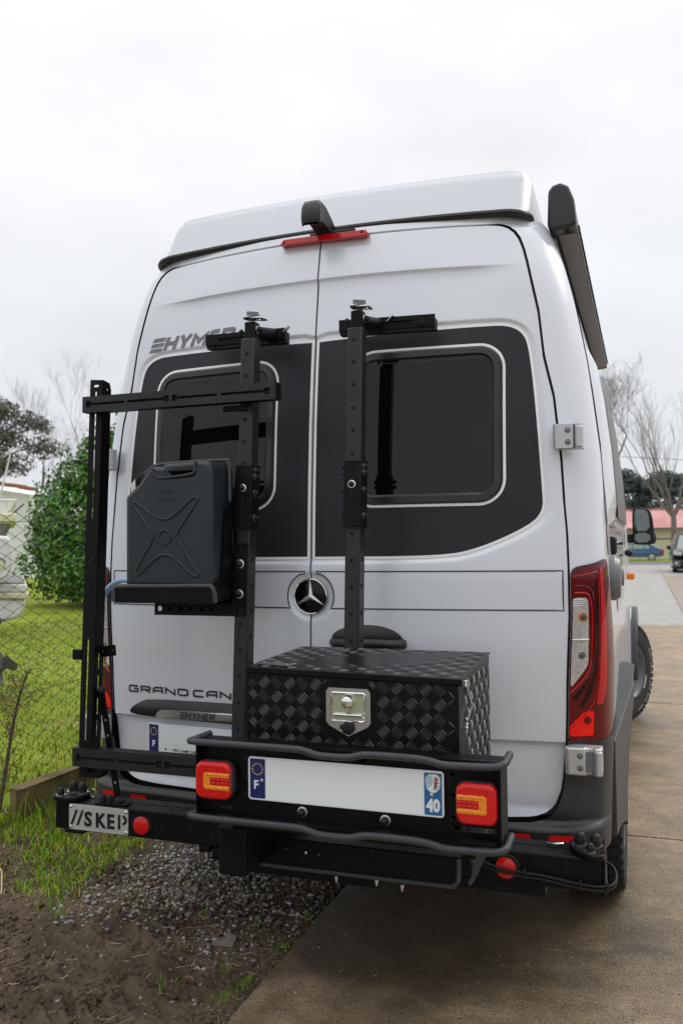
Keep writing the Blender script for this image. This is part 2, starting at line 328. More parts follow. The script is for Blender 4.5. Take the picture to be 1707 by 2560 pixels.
def copy_tree(o, loc=None, parent=None):
    c = o.copy(); COL.objects.link(c)
    if parent is not None: c.parent = parent; c.matrix_parent_inverse = o.matrix_parent_inverse.copy()
    if loc is not None: c.location = loc
    WM[c.name] = WM[o.name]
    for ch in list(o.children): copy_tree(ch, None, c)
    return c

def curve_fill(splines, name='plate'):     # list of closed 2D loops (even-odd) -> (verts2d, faces)
    cu = bpy.data.curves.new(name, 'CURVE'); cu.dimensions = '2D'; cu.fill_mode = 'BOTH'
    for pts in splines:
        sp = cu.splines.new('POLY'); sp.points.add(len(pts)-1); sp.use_cyclic_u = True
        for p, q in zip(sp.points, pts): p.co = (q[0], q[1], 0, 1)
    return cu
def curve_to_mb(cu, fn, thick=0., bev=0.):
    cu.extrude = thick/2
    if bev: cu.bevel_depth = bev; cu.bevel_resolution = 1; cu.extrude = max(thick/2-bev, 0); cu.offset = -bev
    o = bpy.data.objects.new('tmp_curve', cu); COL.objects.link(o)
    dg = bpy.context.evaluated_depsgraph_get(); me = bpy.data.meshes.new_from_object(o.evaluated_get(dg))
    mb = MB(); mb.add([fn(v.co.x, v.co.y, v.co.z) for v in me.vertices], [tuple(p.vertices) for p in me.polygons])
    bpy.data.objects.remove(o); bpy.data.meshes.remove(me)
    return mb
def plate(outline, holes, fn, thick, bev=.0006): return curve_to_mb(curve_fill([outline]+holes), fn, thick, bev)
def text_mb(body, size, fn, thick=.001, shear=0., offset=0., sx=1., spacing=1., align='LEFT'):
    cu = bpy.data.curves.new('txt', 'FONT'); cu.body = body; cu.size = size; cu.shear = shear; cu.offset = offset; cu.space_character = spacing; cu.align_x = align
    cu.resolution_u = 3
    return curve_to_mb(cu, lambda x, y, z: fn(x*sx, y, z), thick)
def rrect(x0, x1, z0, z1, r, n=6):
    out = []
    for cx, cz, a0 in ((x1-r, z0+r, -90), (x1-r, z1-r, 0), (x0+r, z1-r, 90), (x0+r, z0+r, 180)):
        for i in range(n+1):
            a = math.radians(a0+90*i/n); out.append((cx+r*math.cos(a), cz+r*math.sin(a)))
    return out
def circ(x, z, r, n=16, ry=None): return [(x+r*math.cos(2*math.pi*i/n), z+(ry or r)*math.sin(2*math.pi*i/n)) for i in range(n)]
def smooth_poly(P, it=2, closed=True):
    P = [np.array(p, float) for p in P]
    for _ in range(it):
        Q = []
        m = len(P)
        rng_ = range(m) if closed else range(m-1)
        if not closed: Q.append(P[0])
        for i in rng_:
            a, b = P[i], P[(i+1)%m]; Q += [a*.75+b*.25, a*.25+b*.75]
        if not closed: Q.append(P[-1])
        P = Q
    return P
def round_poly(P, r, n=5):
    P = [np.array(p, float) for p in P]; out = []; m = len(P)
    for i in range(m):
        p = P[i]; a = P[i-1]-p; b = P[(i+1)%m]-p; la, lb = np.hypot(*a), np.hypot(*b); ra, rb = min(r, .48*la), min(r, .48*lb)
        q0 = p+a/la*ra; q1 = p+b/lb*rb
        for k in range(n+1): t = k/n; out.append((1-t)**2*q0+2*t*(1-t)*p+t*t*q1)
    return out
def catmull(P, n=8):
    P = [Vector(p) for p in P]; out = []
    for i in range(len(P)-1):
        a, b, c, d = P[max(i-1,0)], P[i], P[i+1], P[min(i+2,len(P)-1)]
        for k in range(n):
            t = k/n; out.append(.5*((2*b)+(c-a)*t+(2*a-5*b+4*c-d)*t*t+(3*b-a-3*c+d)*t**3))
    out.append(P[-1]); return out
def offset_poly(P, d):     # positive = outward for CCW polygon
    P = np.array(P); A = np.roll(P, 1, 0); B = np.roll(P, -1, 0); t = B-A; t /= np.linalg.norm(t, axis=1)[:, None]+1e-12
    area = .5*np.sum(P[:,0]*np.roll(P[:,1],-1)-np.roll(P[:,0],-1)*P[:,1]); s = 1 if area > 0 else -1
    return P+np.stack([t[:,1], -t[:,0]], 1)*d*s
FXZ = lambda y: (lambda a, b, t: (a, y-t, b))      # 2D (x,z) plate facing -Y, t towards the viewer

# ------------------------------------------------------------------ van rear surface
_z = np.linspace(.3, 3.0, 541)
_y = np.interp(_z, [.3,.4,.9,1.114,1.36,1.6,1.894,2.195,2.335,2.415,2.57,2.7,3.0], [.02,.015,.0,-.003,.0,.011,.032,.065,.082,.096,.135,.18,.29])
_k = np.hanning(31); _k /= _k.sum(); _ys = np.convolve(np.pad(_y, 15, 'edge'), _k, 'valid')
Y0 = lambda z: np.interp(z, _z, _ys)
KX = .097
HWZ = np.array([.5705,.573,.578,.589,.604,.620,.662,.70,.74,.82,.91,1.0,1.14,1.22,1.37,1.49,1.60,1.72,1.93,2.07,2.232,2.42,2.476,2.515,2.540,2.557,2.566,2.570,2.5715])
HWX = np.array([.66,.715,.745,.775,.794,.806,.822,.828,.832,.840,.844,.846,.853,.857,.857,.854,.846,.840,.819,.788,.772,.735,.722,.708,.692,.672,.650,.630,.60])
def HW(z): return np.interp(z, HWZ, HWX)
W_Z = [.4,.5,.8,1.1,1.4,1.74,1.93,2.08,2.30,2.47,2.58,2.62,2.66]; W_X = [.955,.962,.975,.980,.972,.958,.936,.918,.880,.842,.802,.780,.75]
_wz = np.linspace(.4, 2.66, 300); _wx = np.convolve(np.pad(np.interp(_wz, W_Z, W_X), 8, 'edge'), np.hanning(19)[1:-1]/np.hanning(19)[1:-1].sum(), 'valid')
WB = lambda z: np.interp(z, _wz, _wx)
ARCH = lambda x, z: -.04*x*x*np.clip((z-2.1)/.4, 0, 1)
PANEL = np.array(smooth_poly([(.014,1.417),(.014,1.4135),(.018,1.4135),(.46,1.4135),(.585,1.440),(.74,1.51),(.785,1.558),(.782,1.63),(.763,1.925),(.744,2.10),(.728,2.155),(.690,2.186),(.62,2.195),(.018,2.1802),(.014,2.180),(.014,2.176)], 2))
PANEL[:,0] = np.maximum(PANEL[:,0], .014)
PDEF = np.array([(-.3,1.4135),(.46,1.4135),(.585,1.440),(.74,1.51),(.785,1.558),(.782,1.63),(.763,1.925),(.744,2.10),(.728,2.155),(.690,2.186),(.62,2.195),(-.3,2.183)])
def seg_dist(x, z, P):
    d = np.full(x.shape, 9.); n = len(P); ins = np.zeros(x.shape, bool)
    for i in range(n):
        a, b = P[i], P[(i+1)%n]; e = b-a; t = np.clip(((x-a[0])*e[0]+(z-a[1])*e[1])/(e@e), 0, 1)
        d = np.minimum(d, np.hypot(x-a[0]-t*e[0], z-a[1]-t*e[1]))
        c = ((a[1] > z) != (b[1] > z)); xi = a[0]+(z-a[1])/(b[1]-a[1]+1e-12)*e[0]; ins ^= c & (x < xi)
    return np.where(ins, -d, d)
SS = lambda t: (lambda u: u*u*(3-2*u))(np.clip(t, 0, 1))
PS = np.array(smooth_poly(PDEF, 2))
def SURF(x, z, detail=True):
    x = np.asarray(x, float); z = np.asarray(z, float); ax = np.abs(x)
    y = Y0(z)+KX*x*x
    if detail:
        s = (2.4165-.0*ax)-z                                       # upper swage line (arch handled by ARCH)
        fade = SS((.74-ax)/.22)
        y = y+np.where(s > 0, .013*(1-np.exp(-s/.016))*np.exp(-(s/.22)**2), 0)*fade
        y = y+.007*SS((.026-seg_dist(ax, z, PS))/.012)             # the panel sits in a shallow pressing
        s2 = .822-.006*ax-z
        y = y+np.where(s2 > 0, .012*(1-np.exp(-s2/.010))*np.exp(-(s2/.5)**2), 0)*SS((z-.56)/.05)
        rb = np.hypot(x, z-1.277)
        y = y+.008*SS((.086-rb)/.022)
    return y
def DOOR(x, z, off=0.): return (x, float(SURF(x, z))-off, z+float(ARCH(x, z)))

def fill_rows(poly, fn, nr=40, ncn=24, mirror=False):    # convex 2D outline -> draped grid
    P = np.array(poly, float); z0, z1 = P[:,1].min(), P[:,1].max(); t = (1-np.cos(np.pi*(np.arange(nr)+.02)/(nr-1+.04)))/2
    zs = z0+(z1-z0)*np.clip(t, .0004, .9996); rows = []
    A, B = P, np.roll(P, -1, 0)
    for z in zs:
        m = (A[:,1] > z) != (B[:,1] > z); xi = A[m,0]+(z-A[m,1])/(B[m,1]-A[m,1])*(B[m,0]-A[m,0])
        a, b = xi.min(), xi.max(); rows.append([fn((-1 if mirror else 1)*(a+(b-a)*k/(ncn-1)), z) for k in range(ncn)])
    return MB().grid(rows)
def ribbon(Pa, Pb, fn, closed=True):
    n = len(Pa); mb = MB(); mb.add([fn(*p) for p in Pa]+[fn(*p) for p in Pb], [(i, (i+1)%n, n+(i+1)%n, n+i) for i in range(n if closed else n-1)]); return mb
def dense(P, step=.02, closed=True):
    out = []; n = len(P)
    for i in range(n if closed else n-1):
        a, b = np.array(P[i]), np.array(P[(i+1)%n]); k = max(1, int(np.hypot(*(b-a))/step)); out += [a+(b-a)*j/k for j in range(k)]
    if not closed: out.append(np.array(P[-1]))
    return out
def solid_back(mb_rows, d): pass

van = thing('camper_van', 'silver grey high roof camper van seen from behind, parked on the concrete drive', 'camper van', (0, 2.6, 0))

# rear doors: two draped skins with a returned edge
def door_mesh(side):
    zs = np.unique(np.concatenate([np.linspace(.5706, .60, 8), np.linspace(.60, 2.46, 330), np.linspace(2.46, 2.5714, 40), 2.4165+np.linspace(-.03, .006, 14), .8195+np.linspace(-.03, .006, 14)]))
    n = 96; u = np.linspace(0, 1, n); V = []
    for z in zs:
        x = side*(.0035+u*(HW(z)-.0035)); y = SURF(x, np.full(n, z)); V.append(np.stack([x, y, z+ARCH(x, np.full(n, z))], 1))
    V = np.array(V); R = len(zs); idx = np.arange(R*n).reshape(R, n)
    F = np.stack([idx[:-1,:-1], idx[:-1,1:], idx[1:,1:], idx[1:,:-1]], -1).reshape(-1, 4)
    loop = np.concatenate([idx[0,:], idx[1:,-1], idx[-1,-2::-1], idx[-2:0:-1,0]])
    B = V.reshape(-1,3)[loop].copy(); B[:,1] += .028
    VV = np.vstack([V.reshape(-1,3), B]); o = R*n; m = len(loop); j = np.arange(m)
    F2 = np.stack([loop, loop[(j+1)%m], o+(j+1)%m, o+j], 1)
    if side > 0: F = F[:, ::-1]; F2 = F2
    me = arr_mesh('rear_door', VV, np.vstack([F, F2])); return finish(me, 40)
doors = {}
for s in (1, -1): doors[s] = obj('rear_door', door_mesh(s), 'paint', van)
doors[1]['label'] = 'wider looking rear door with the big tinted window'; doors[-1]['label'] = 'rear door behind the jerry can'

for s in (1, -1):
    d = doors[s]
    mp = lambda off: (lambda x, z: DOOR(x, z, off))
    obj('carbon_panel', fill_rows(PANEL, mp(.0014), 60, 40, s < 0), 'carbon', d, angle=50)
    fl = lambda P: [(s*p[0], p[1]) for p in P]
    PD = np.array(dense(PANEL, .02)); PO = offset_poly(PD, .009); PO[:,0] = np.maximum(PO[:,0], .0045)
    obj('panel_border', ribbon(fl(PD), fl(PO), mp(.0016)), 'white', d)
    WN = np.array(dense(rrect(.138, .668, 1.579, 2.131, .088, 8), .03))
    obj('window_border', ribbon(fl(offset_poly(WN, -.009)), fl(WN), mp(.0026)), 'white', d)
    # frame: a rounded black section, then the pane
    A0, A1, A2, A3 = offset_poly(WN, -.010), offset_poly(WN, -.016), offset_poly(WN, -.036), offset_poly(WN, -.044)
    fm = MB(); n = len(WN); rows = [[DOOR(*p, .002) for p in fl(A0)], [DOOR(*p, .013) for p in fl(A1)], [DOOR(*p, .014) for p in fl(A2)], [DOOR(*p, .006) for p in fl(A3)]]
    for a, b in zip(rows[:-1], rows[1:]): fm.add(a+b, [(i, (i+1)%n, n+(i+1)%n, n+i) for i in range(n)])
    obj('window_frame', fm, 'wframe', d, angle=50)
    pane_poly = offset_poly(WN, -.0425)
    obj('window_pane', fill_rows(pane_poly, lambda x, z: (x, float(Y0(1.58)+(Y0(2.12)-Y0(1.58))*(z-1.58)/.54+KX*x*x)-.0035-.006*math.sin(math.pi*(z-1.58)/.54)+.004, z+float(ARCH(x, z))), 30, 24, s < 0), 'glass', d, angle=60)
    gz = rrect(.20, .606, 2.078, 2.081, .001, 2)
    obj('blind_rail', fill_rows(gz, lambda x, z: (x, DOOR(x, z, .0085)[1]-.0, DOOR(x, z)[2]), 3, 20, s < 0), 'wframe', d)
    # pinstripe running round the badge
    R1 = .083
    arc = lambda a0, a1: [(R1*math.cos(math.radians(a)), 1.277+R1*math.sin(math.radians(a))) for a in np.linspace(a0, a1, 14)]
    path = [(.020, 1.365), (.845, 1.3655), (.845, 1.234), (.073, 1.234)]+arc(-31, 70)[1:-1]+[(.020, 1.353)]
    path = dense(path, .03); PI_ = offset_poly(path, -.0048); PI_[:,0] = np.maximum(PI_[:,0], .014)
    obj('pinstripe', ribbon(fl(path), fl(PI_), mp(.0013)), 'grey_line', d)
dl, dr = doors[-1], doors[1]
drape = lambda x0, z0, off=.0014, sl=0.: (lambda a, b, t: DOOR(x0+a, z0+b+sl*a, off+t+.0006))
# lettering on the left-hand door
GL = {'G': [[(1,1),(.12,1),(0,.85),(0,.15),(.12,0),(1,0),(1,.52),(.55,.52)]], 'R': [[(0,0),(0,1),(.88,1),(1,.88),(1,.58),(.88,.46),(.1,.46)],[(.5,.46),(1.02,0)]],
      'A': [[(0,0),(0,.72),(.22,1),(1,1),(1,0)],[(0,.42),(1,.42)]], 'N': [[(0,0),(0,1),(1,0),(1,1)]], 'D': [[(0,0),(0,1),(.8,1),(1,.82),(1,.18),(.8,0),(.1,0)]],
      'C': [[(1,1),(.12,1),(0,.85),(0,.15),(.12,0),(1,0)]], 'H': [[(0,-.1),(0,1.1)],[(1,-.1),(1,1.1)],[(0,.5),(1,.5)]], 'Y': [[(0,1.12),(.5,.42)],[(1,1.12),(.5,.42)],[(.5,.5),(.5,-.1)]],
      'M': [[(0,-.1),(0,1.08),(.5,.30),(1,1.08),(1,-.1)]], 'E': [[(0,-.1),(0,1.1)],[(0,1),(.95,1)],[(0,.5),(.9,.5)],[(0,0),(.95,0)]]}
GLW = {'M': 1.22, 'E': .86}
def stroke_word(word, x0, z0, wl, h, gap, th, fn):
    mb = MB(); x = x0
    for ch in word:
        wk = wl*GLW.get(ch, 1.)
        for st in GL[ch]:
            P = [np.array((x+th/2+a*(wk-th), z0+th/2+b*(h-th))) for a, b in st]
            L, Rr = [], []
            for i, p in enumerate(P):
                d1 = (P[i]-P[i-1]) if i else (P[1]-P[0]); d2 = (P[i+1]-P[i]) if i < len(P)-1 else (P[-1]-P[-2])
                n1 = np.array((-d1[1], d1[0]))/np.hypot(*d1); n2 = np.array((-d2[1], d2[0]))/np.hypot(*d2); m = n1+n2; m /= np.hypot(*m); k = th/2/max(.45, m@n1)
                L.append(p+m*k); Rr.append(p-m*k)
            n = len(P); mb.add([fn(*p) for p in L]+[fn(*p) for p in Rr], [(i, i+1, n+i+1, n+i) for i in range(n-1)])
        x += wk+gap
    return mb
def maker_letters(x0, z0, h, sx, fn):
    f = fn(x0, z0); k = .33
    g = lambda x, z: f(x+k*min(max(z, 0), h), min(max(z, 0), h), 0)
    wl = h*.90*sx; mb = stroke_word('HYMER', h*1.0*sx, 0, wl, h, h*.075*sx, h*.26, g)
    for j in range(3):
        z_ = h*(.0, .36, .72)[j]; mb.add([g(a, b) for a, b in ((-.02*h, z_), (h*.90*sx, z_), (h*.90*sx, z_+h*.25), (-.02*h+h*.1, z_+h*.25))], [(0, 1, 2, 3)])
    return mb
obj('maker_lettering', maker_letters(-.716, 2.216, .060, 1.06, lambda a, b: drape(a, b)), 'letter', dl, angle=0)
for wd__, x0_ in (('GRAND', -.770), ('CANA', -.474)): obj('model_lettering', stroke_word(wd__, x0_, .9035, .0485, .0285, .0085, .0075, lambda x, z: DOOR(x, z, .0016)), 'dletter', dl, angle=0)
# grip strip with the steel insert
def strip_fn(p=.0): return lambda x, z: (x, DOOR(x, z)[1]-p-.016*math.sin(math.pi*np.clip((z-.812)/.078, 0, 1)), z)
SP = smooth_poly([(-.760,.8275),(-.745,.85),(-.70,.877),(-.655,.8885),(-.02,.893),(-.02,.819),(-.62,.819),(-.72,.822)], 2)
obj('grip_strip', fill_rows(SP, strip_fn(.004), 14, 60), 'plastic', dl, angle=60)
SP2 = smooth_poly([(-.634,.8215),(-.622,.842),(-.596,.857),(-.02,.860),(-.02,.8245),(-.58,.8245)], 1)
obj('steel_insert', fill_rows(SP2, lambda x, z: (x, DOOR(x, z)[1]-.0225, z), 8, 50), 'steel', dl, angle=60)
obj('insert_lettering', maker_letters(-.522, .8285, .0240, 1.06, lambda a, b: (lambda x, z, t: (a+x, DOOR(a+x, b+z)[1]-.0236-t, b+z))), 'dletter', dl, angle=0)
# the van's own number plate
PF = lambda off: (lambda x, z: (x, .0+KX*.5*x*x*0+float(np.interp(x, [-.68, -.15], [.040, -.004]))-off, z))
obj('number_plate', MB().prism(rrect(-.671, -.151, .688, .798, .008), lambda a, b, t: PF(t)(a, b), .002, .006), 'plate', dl, bevel=.0008)
obj('country_band', MB().prism(rrect(-.666, -.624, .693, .793, .002, 1), lambda a, b, t: PF(t)(a, b), .006, .0066), 'eu', dl)
def stars(cx, cz, r, rs, fn):
    mb = MB()
    for k in range(12):
        a = math.pi*k/6; px, pz = cx+r*math.cos(a), cz+r*math.sin(a)
        pts = [(px+(rs if j % 2 == 0 else rs*.42)*math.sin(math.pi*j/5), pz+(rs if j % 2 == 0 else rs*.42)*math.cos(math.pi*j/5)) for j in range(10)]
        mb.add([fn(*p) for p in pts], [tuple(range(10))])
    return mb
obj('band_stars', stars(-.645, .768, .0135, .0034, PF(.0069)), 'star', dl, angle=0)
obj('band_letter', text_mb('F', .030, lambda a, b, t: PF(.0068+t)(-.6525+a, .713+b), .0004, offset=.0012), 'crest', dl, angle=0)
obj('plate_lettering', text_mb('YPO CAMP CARA', .0132, lambda a, b, t: PF(.0064+t)(-.562+a, .7000+b), .0004, offset=.0004, sx=1.12), 'hole', dl, angle=0)
obj('plate_crest', MB().add([PF(.0066)(-.592+.006*math.cos(a), .706+.0038*math.sin(a)) for a in np.linspace(0, 2*math.pi, 9)[:-1]], [tuple(range(8))]), 'letter', dl, angle=0)
# round badge with a three pointed star
bd = obj('star_badge', MB().lathe((0, .010, 1.277), (0, -1, 0), [(.061, 0), (.061, .010), (.055, .012), (.02, .0135), (.0, .014)], 40), 'hole', van)
bd.data.materials.clear(); bd.data.materials.append(mat('badge_black', (.004, .004, .005), rough=.12, spec=.3))
obj('badge_ring', MB().tube([(.0595*math.cos(a), -.003, 1.277+.0595*math.sin(a)) for a in np.linspace(0, 2*math.pi, 49)[:-1]], .0026, 8, True), 'chrome', bd)
sm = MB()
for k in range(3):
    a = math.pi/2+k*2*math.pi/3; t = Vector((math.cos(a), 0, math.sin(a))); n = Vector((-t.z, 0, t.x)); c = Vector((0, -.005, 1.277))
    v = [c+t*.0575, c+n*.0088+t*.005, c-n*.0088+t*.005, c-t*.002+Vector((0, -.011, 0)), c+t*.0575+Vector((0, -.003, 0))]
    sm.add(v, [(0, 1, 3, 4), (0, 4, 3, 2)])
obj('badge_star', sm, mat('star_silver', (.82, .83, .85), rough=.25, metal=.7), bd, angle=15)
# door handle pocket and grip on the right-hand door
HP = smooth_poly([(.080,1.125),(.085,1.155),(.13,1.176),(.20,1.184),(.26,1.180),(.315,1.160),(.336,1.130),(.325,1.108),(.10,1.106)], 2)
obj('handle_pocket', fill_rows(HP, lambda x, z: (x, DOOR(x, z)[1]-.002-.012*max(0, math.sin(math.pi*np.clip((z-1.105)/.08, 0, 1))), z), 16, 30), 'plastic', dr, angle=60)
obj('door_handle', MB().tube(catmull([(.086,-.008,1.122),(.11,-.030,1.122),(.17,-.042,1.124),(.25,-.040,1.124),(.31,-.028,1.122),(.332,-.004,1.122)], 6), .0165, 12), 'plastic', dr)
# dark rubber behind the gaps
gap_mb = MB()
zz = np.concatenate([HWZ]); 
for s in (1, -1):
    P = [(s*(HW(z)+.004), z) for z in np.unique(np.concatenate([HWZ, np.linspace(.6, 2.4, 40)]))]
    P = [(0, .5705)]+P+[(0, 2.5715)]; P = dense(P, .03, False)
    rows = [[(x*1.0, float(SURF(x, z, False))+.022, z+float(ARCH(x, z))) for x, z in P], [(x*(1-.035/max(abs(x), .2)), float(SURF(x, z, False))+.024, z+float(ARCH(x, z))) for x, z in P], [(x*(1+.03/max(abs(x), .2)), float(SURF(x, z, False))+.024, z+float(ARCH(x, z))) for x, z in P]]
    gap_mb.grid([rows[1], rows[0], rows[2]])
gap_mb.grid([[(x, float(Y0(z))+.020, z) for z in np.linspace(.56, 2.575, 30)] for x in (-.02, .02)])
gap_mb.grid([[(x, float(SURF(x, z, False))+.024, z+float(ARCH(x, z))) for x in np.linspace(-.7, .7, 25)] for z in (2.55, 2.60)])
gap_mb.grid([[(x, float(SURF(x, z, False))+.024, z) for x in np.linspace(-.75, .75, 25)] for z in (.54, .60)])
obj('door_seal', gap_mb, 'seal', van)

# body shell: pillars, corners, sides
GAP = .0075
def HB(z):
    z = np.asarray(z, float)
    zl = np.where(z > 1.6, z-GAP, z+GAP)
    h = np.interp(zl, HWZ, HWX)+GAP
    return np.where((z > 2.579) | (z < .563), 0., h)
def contour(z, side=1, n1=26, n2=16, ys=(.3,.45,.6,.8,1.0,1.3,1.7,2.2,2.8,3.4,4.0,4.5,4.9,5.2), off=0.):
    hb = float(HB(z)); he = float(np.interp(z, HWZ, HWX))+GAP; he = min(he, WB(z)-.07) if z > 2.5 else he
    if z > 2.571: he = min(he, .66)
    he = max(he, hb); w = float(WB(z)); pts = []
    for k in range(n1): pts.append((hb+(he-hb)*k/(n1-1), None))
    yA = float(SURF(he, z, False)); A = np.array([he, yA]); B = np.array([w, yA+.17]); Q = np.array([w-.012, yA+.035])
    P = []
    for x, _ in pts: P.append((x, float(SURF(x, z, False))))
    for k in range(1, n2+1):
        t = k/n2; p = (1-t)**2*A+2*t*(1-t)*Q+t*t*B; P.append(tuple(p))
    for y in ys:
        yy = max(y, yA+.18+.01*ys.index(y)); nose = max(0, (yy-4.3))/.9; P.append((w-.32*nose**2*w*.6, yy))
    return [(side*x, y, z+float(ARCH(min(x, .7), z))*(1 if y < .5 else 1)) for x, y in P]
zb = np.unique(np.concatenate([np.linspace(.83, 2.5, 70), np.linspace(2.5, 2.5795, 30), [2.5798], np.linspace(2.581, 2.606, 6)]))
body = MB()
for s in (1, -1): body.grid([contour(float(z), s) for z in zb])
# roof skin and front cap
top = [contour(2.606, s) for s in (1, -1)]
body.grid([top[0], [(p[0]*.97, p[1]+.02, p[2]+.012) for p in top[0]], [(0, p[1]+.03, 2.625) for p in top[0]], [(p[0]*.97, p[1]+.02, p[2]+.012) for p in top[1]], top[1]])
for s in (1, -1):
    cz = [contour(float(z), s)[-1] for z in zb]; body.grid([cz, [(0, 5.25, p[2]) for p in cz]])
obj('body', body, 'paint', van, angle=45)
# plinth of dark underbody (closes the view under and through the van)
ub = MB(); ub.box(-.80, .80, .12, 5.0, .50, .84); ub.box(-.78, .78, .25, .95, .34, .5); ub.box(-.7, .7, 1.9, 4.2, .32, .5); ub.cyl((-.7, 1.10, .38), (.7, 1.10, .38), .06)
ub.box(-.70, .70, .30, .34, .56, 2.45)
obj('underbody', ub, 'dark', van)

# bumper: dark plastic, wraps round the corners and closes under the doors
def bump_pt(x_or_s, z): pass
def bumper_rows(side):
    rows = []
    for z in np.unique(np.concatenate([np.linspace(.475, .56, 14), [.5622], np.linspace(.5635, .60, 14), np.linspace(.60, .822, 20)])):
        z = float(z); P = contour(z, 1, ys=(.3,.45,.60,.75)); pr = .034*float(SS((.575-z)/.03))+.010-.03*float(SS((.50-z)/.03))*0
        zi = z
        row = []
        for i, (x, y, _) in enumerate(P):
            fl = .018*float(SS((x-.60)/.2))*float(SS((.70-z)/.12))*float(SS((.22-y+.1)/.1))
            row.append((side*(x+(.006 if y > .12 else 0)), y-(pr+fl)*(1 if y < .16 else max(0, 1-(y-.16)/.1)), z))
        rows.append(row)
    rows.insert(0, [(x*.98, y+.06, z-.012) for x, y, z in rows[0]])
    return rows
bmp = MB()
for s in (1, -1): bmp.grid(bumper_rows(s))
bumper = obj('rear_bumper', bmp, 'plastic', van, angle=50)
for s in (1, -1):
    rf = [[(s*x, float(SURF(x, z, False))-.052-.004, z) for x in np.linspace(.66, .865, 14)] for z in (.5175, .537)]
    obj('bumper_reflector', MB().grid(rf), 'reflect', bumper)
    obj('bumper_seam', MB().tube([(s*.655, float(SURF(.655, z, False))-.010-.034*float(SS((.575-z)/.03))-.001, z) for z in np.linspace(.48, .562, 14)], .0022, 5), 'hole', bumper)

# side cladding, wheel arches
for s in (1, -1):
    arch = [(1.10+.47*math.cos(a), .40+.45*math.sin(a)) for a in np.linspace(math.pi, 0, 15)]
    out = [(.262, .79), (.262, .475), (.48, .45), (.62, .42)]+arch+[(1.66, .40), (1.66, .80), (1.45, .90), (1.10, .935), (.86, .88), (.6, .825)]
    fnc = lambda a, b, t: (s*(float(WB(max(b, .8)))+.004+t+((.052*float(SS((a-.27)/.72))*(1-float(SS((a-1.15)/.4)))) if t > 0 else 0)), a, b)
    obj('side_cladding', MB().prism(out, fnc, -.04, .006), 'sideplastic', van, bevel=.003)
    obj('sill_cladding', MB().box(s*.945, s*.970, 1.70, 4.05, .44, .60), 'sideplastic', van, bevel=.006)
    low = [(.30, .47), (.30, .84), (.5, .86)]+[(1.10+.52*math.cos(a), .40+.57*math.sin(a)) for a in np.linspace(2.5, .64, 9)]+[(1.9, .86), (4.2, .86)]+[(4.67+.48*math.cos(a), .40+.52*math.sin(a)) for a in np.linspace(2.1, .3, 9)]+[(5.2, .86), (5.2, .84)]+[(4.67+.46*math.cos(a), .40+.50*math.sin(a)) for a in np.linspace(.6, math.pi-.2, 12)]+[(4.15, .5), (1.70, .5)]+[(1.10+.50*math.cos(a), .40+.55*math.sin(a)) for a in np.linspace(.2, math.pi-.2, 14)]+[(.55, .47)]
    obj('sill_panel', MB().prism(low, lambda a, b, t: (s*(float(WB(max(b, .8)))-.002+t), a, b), -.02, 0), 'paint', van)
    obj('mud_flap', MB().box(s*.74-.0, s*.985, .63, .645, .36, .62), 'blackr', van)
    # front wing flare that stands proud of the side
    obj('wing_flare', MB().prism([(4.72+.56*math.cos(a), .40+.52*math.sin(a)) for a in np.linspace(math.pi, .2, 14)]+[(4.72+.47*math.cos(a), .40+.44*math.sin(a)) for a in np.linspace(.2, math.pi, 14)], lambda a, b, t: (s*(.965+t), a, b), 0, .055), 'sideplastic', van, bevel=.006)

def corner(z, side, n=40):
    zc = float(z); hb = float(np.interp(zc, HWZ, HWX))+GAP; w = float(WB(zc)); yA = float(SURF(hb, zc, False))
    A = np.array([hb, yA]); B = np.array([w, yA+.17]); Q = np.array([w-.012, yA+.035]); t = np.linspace(0, 1, n)[:, None]
    P = np.vstack([(1-t)**2*A+2*t*(1-t)*Q+t*t*B, B+np.array([[0, .1], [0, .3], [0, .8]])])
    return P, np.concatenate([[0], np.cumsum(np.linalg.norm(np.diff(P, axis=0), axis=1))])
def CORN(s, z, off, side):
    P, S = corner(z, side); x = np.interp(s, S, P[:,0]); y = np.interp(s, S, P[:,1])
    e = .004; dx = np.interp(s+e, S, P[:,0])-np.interp(max(s-e, 0), S, P[:,0]); dy = np.interp(s+e, S, P[:,1])-np.interp(max(s-e, 0), S, P[:,1]); l = math.hypot(dx, dy)
    return (side*(x+dy/l*off), y-dx/l*off, z)
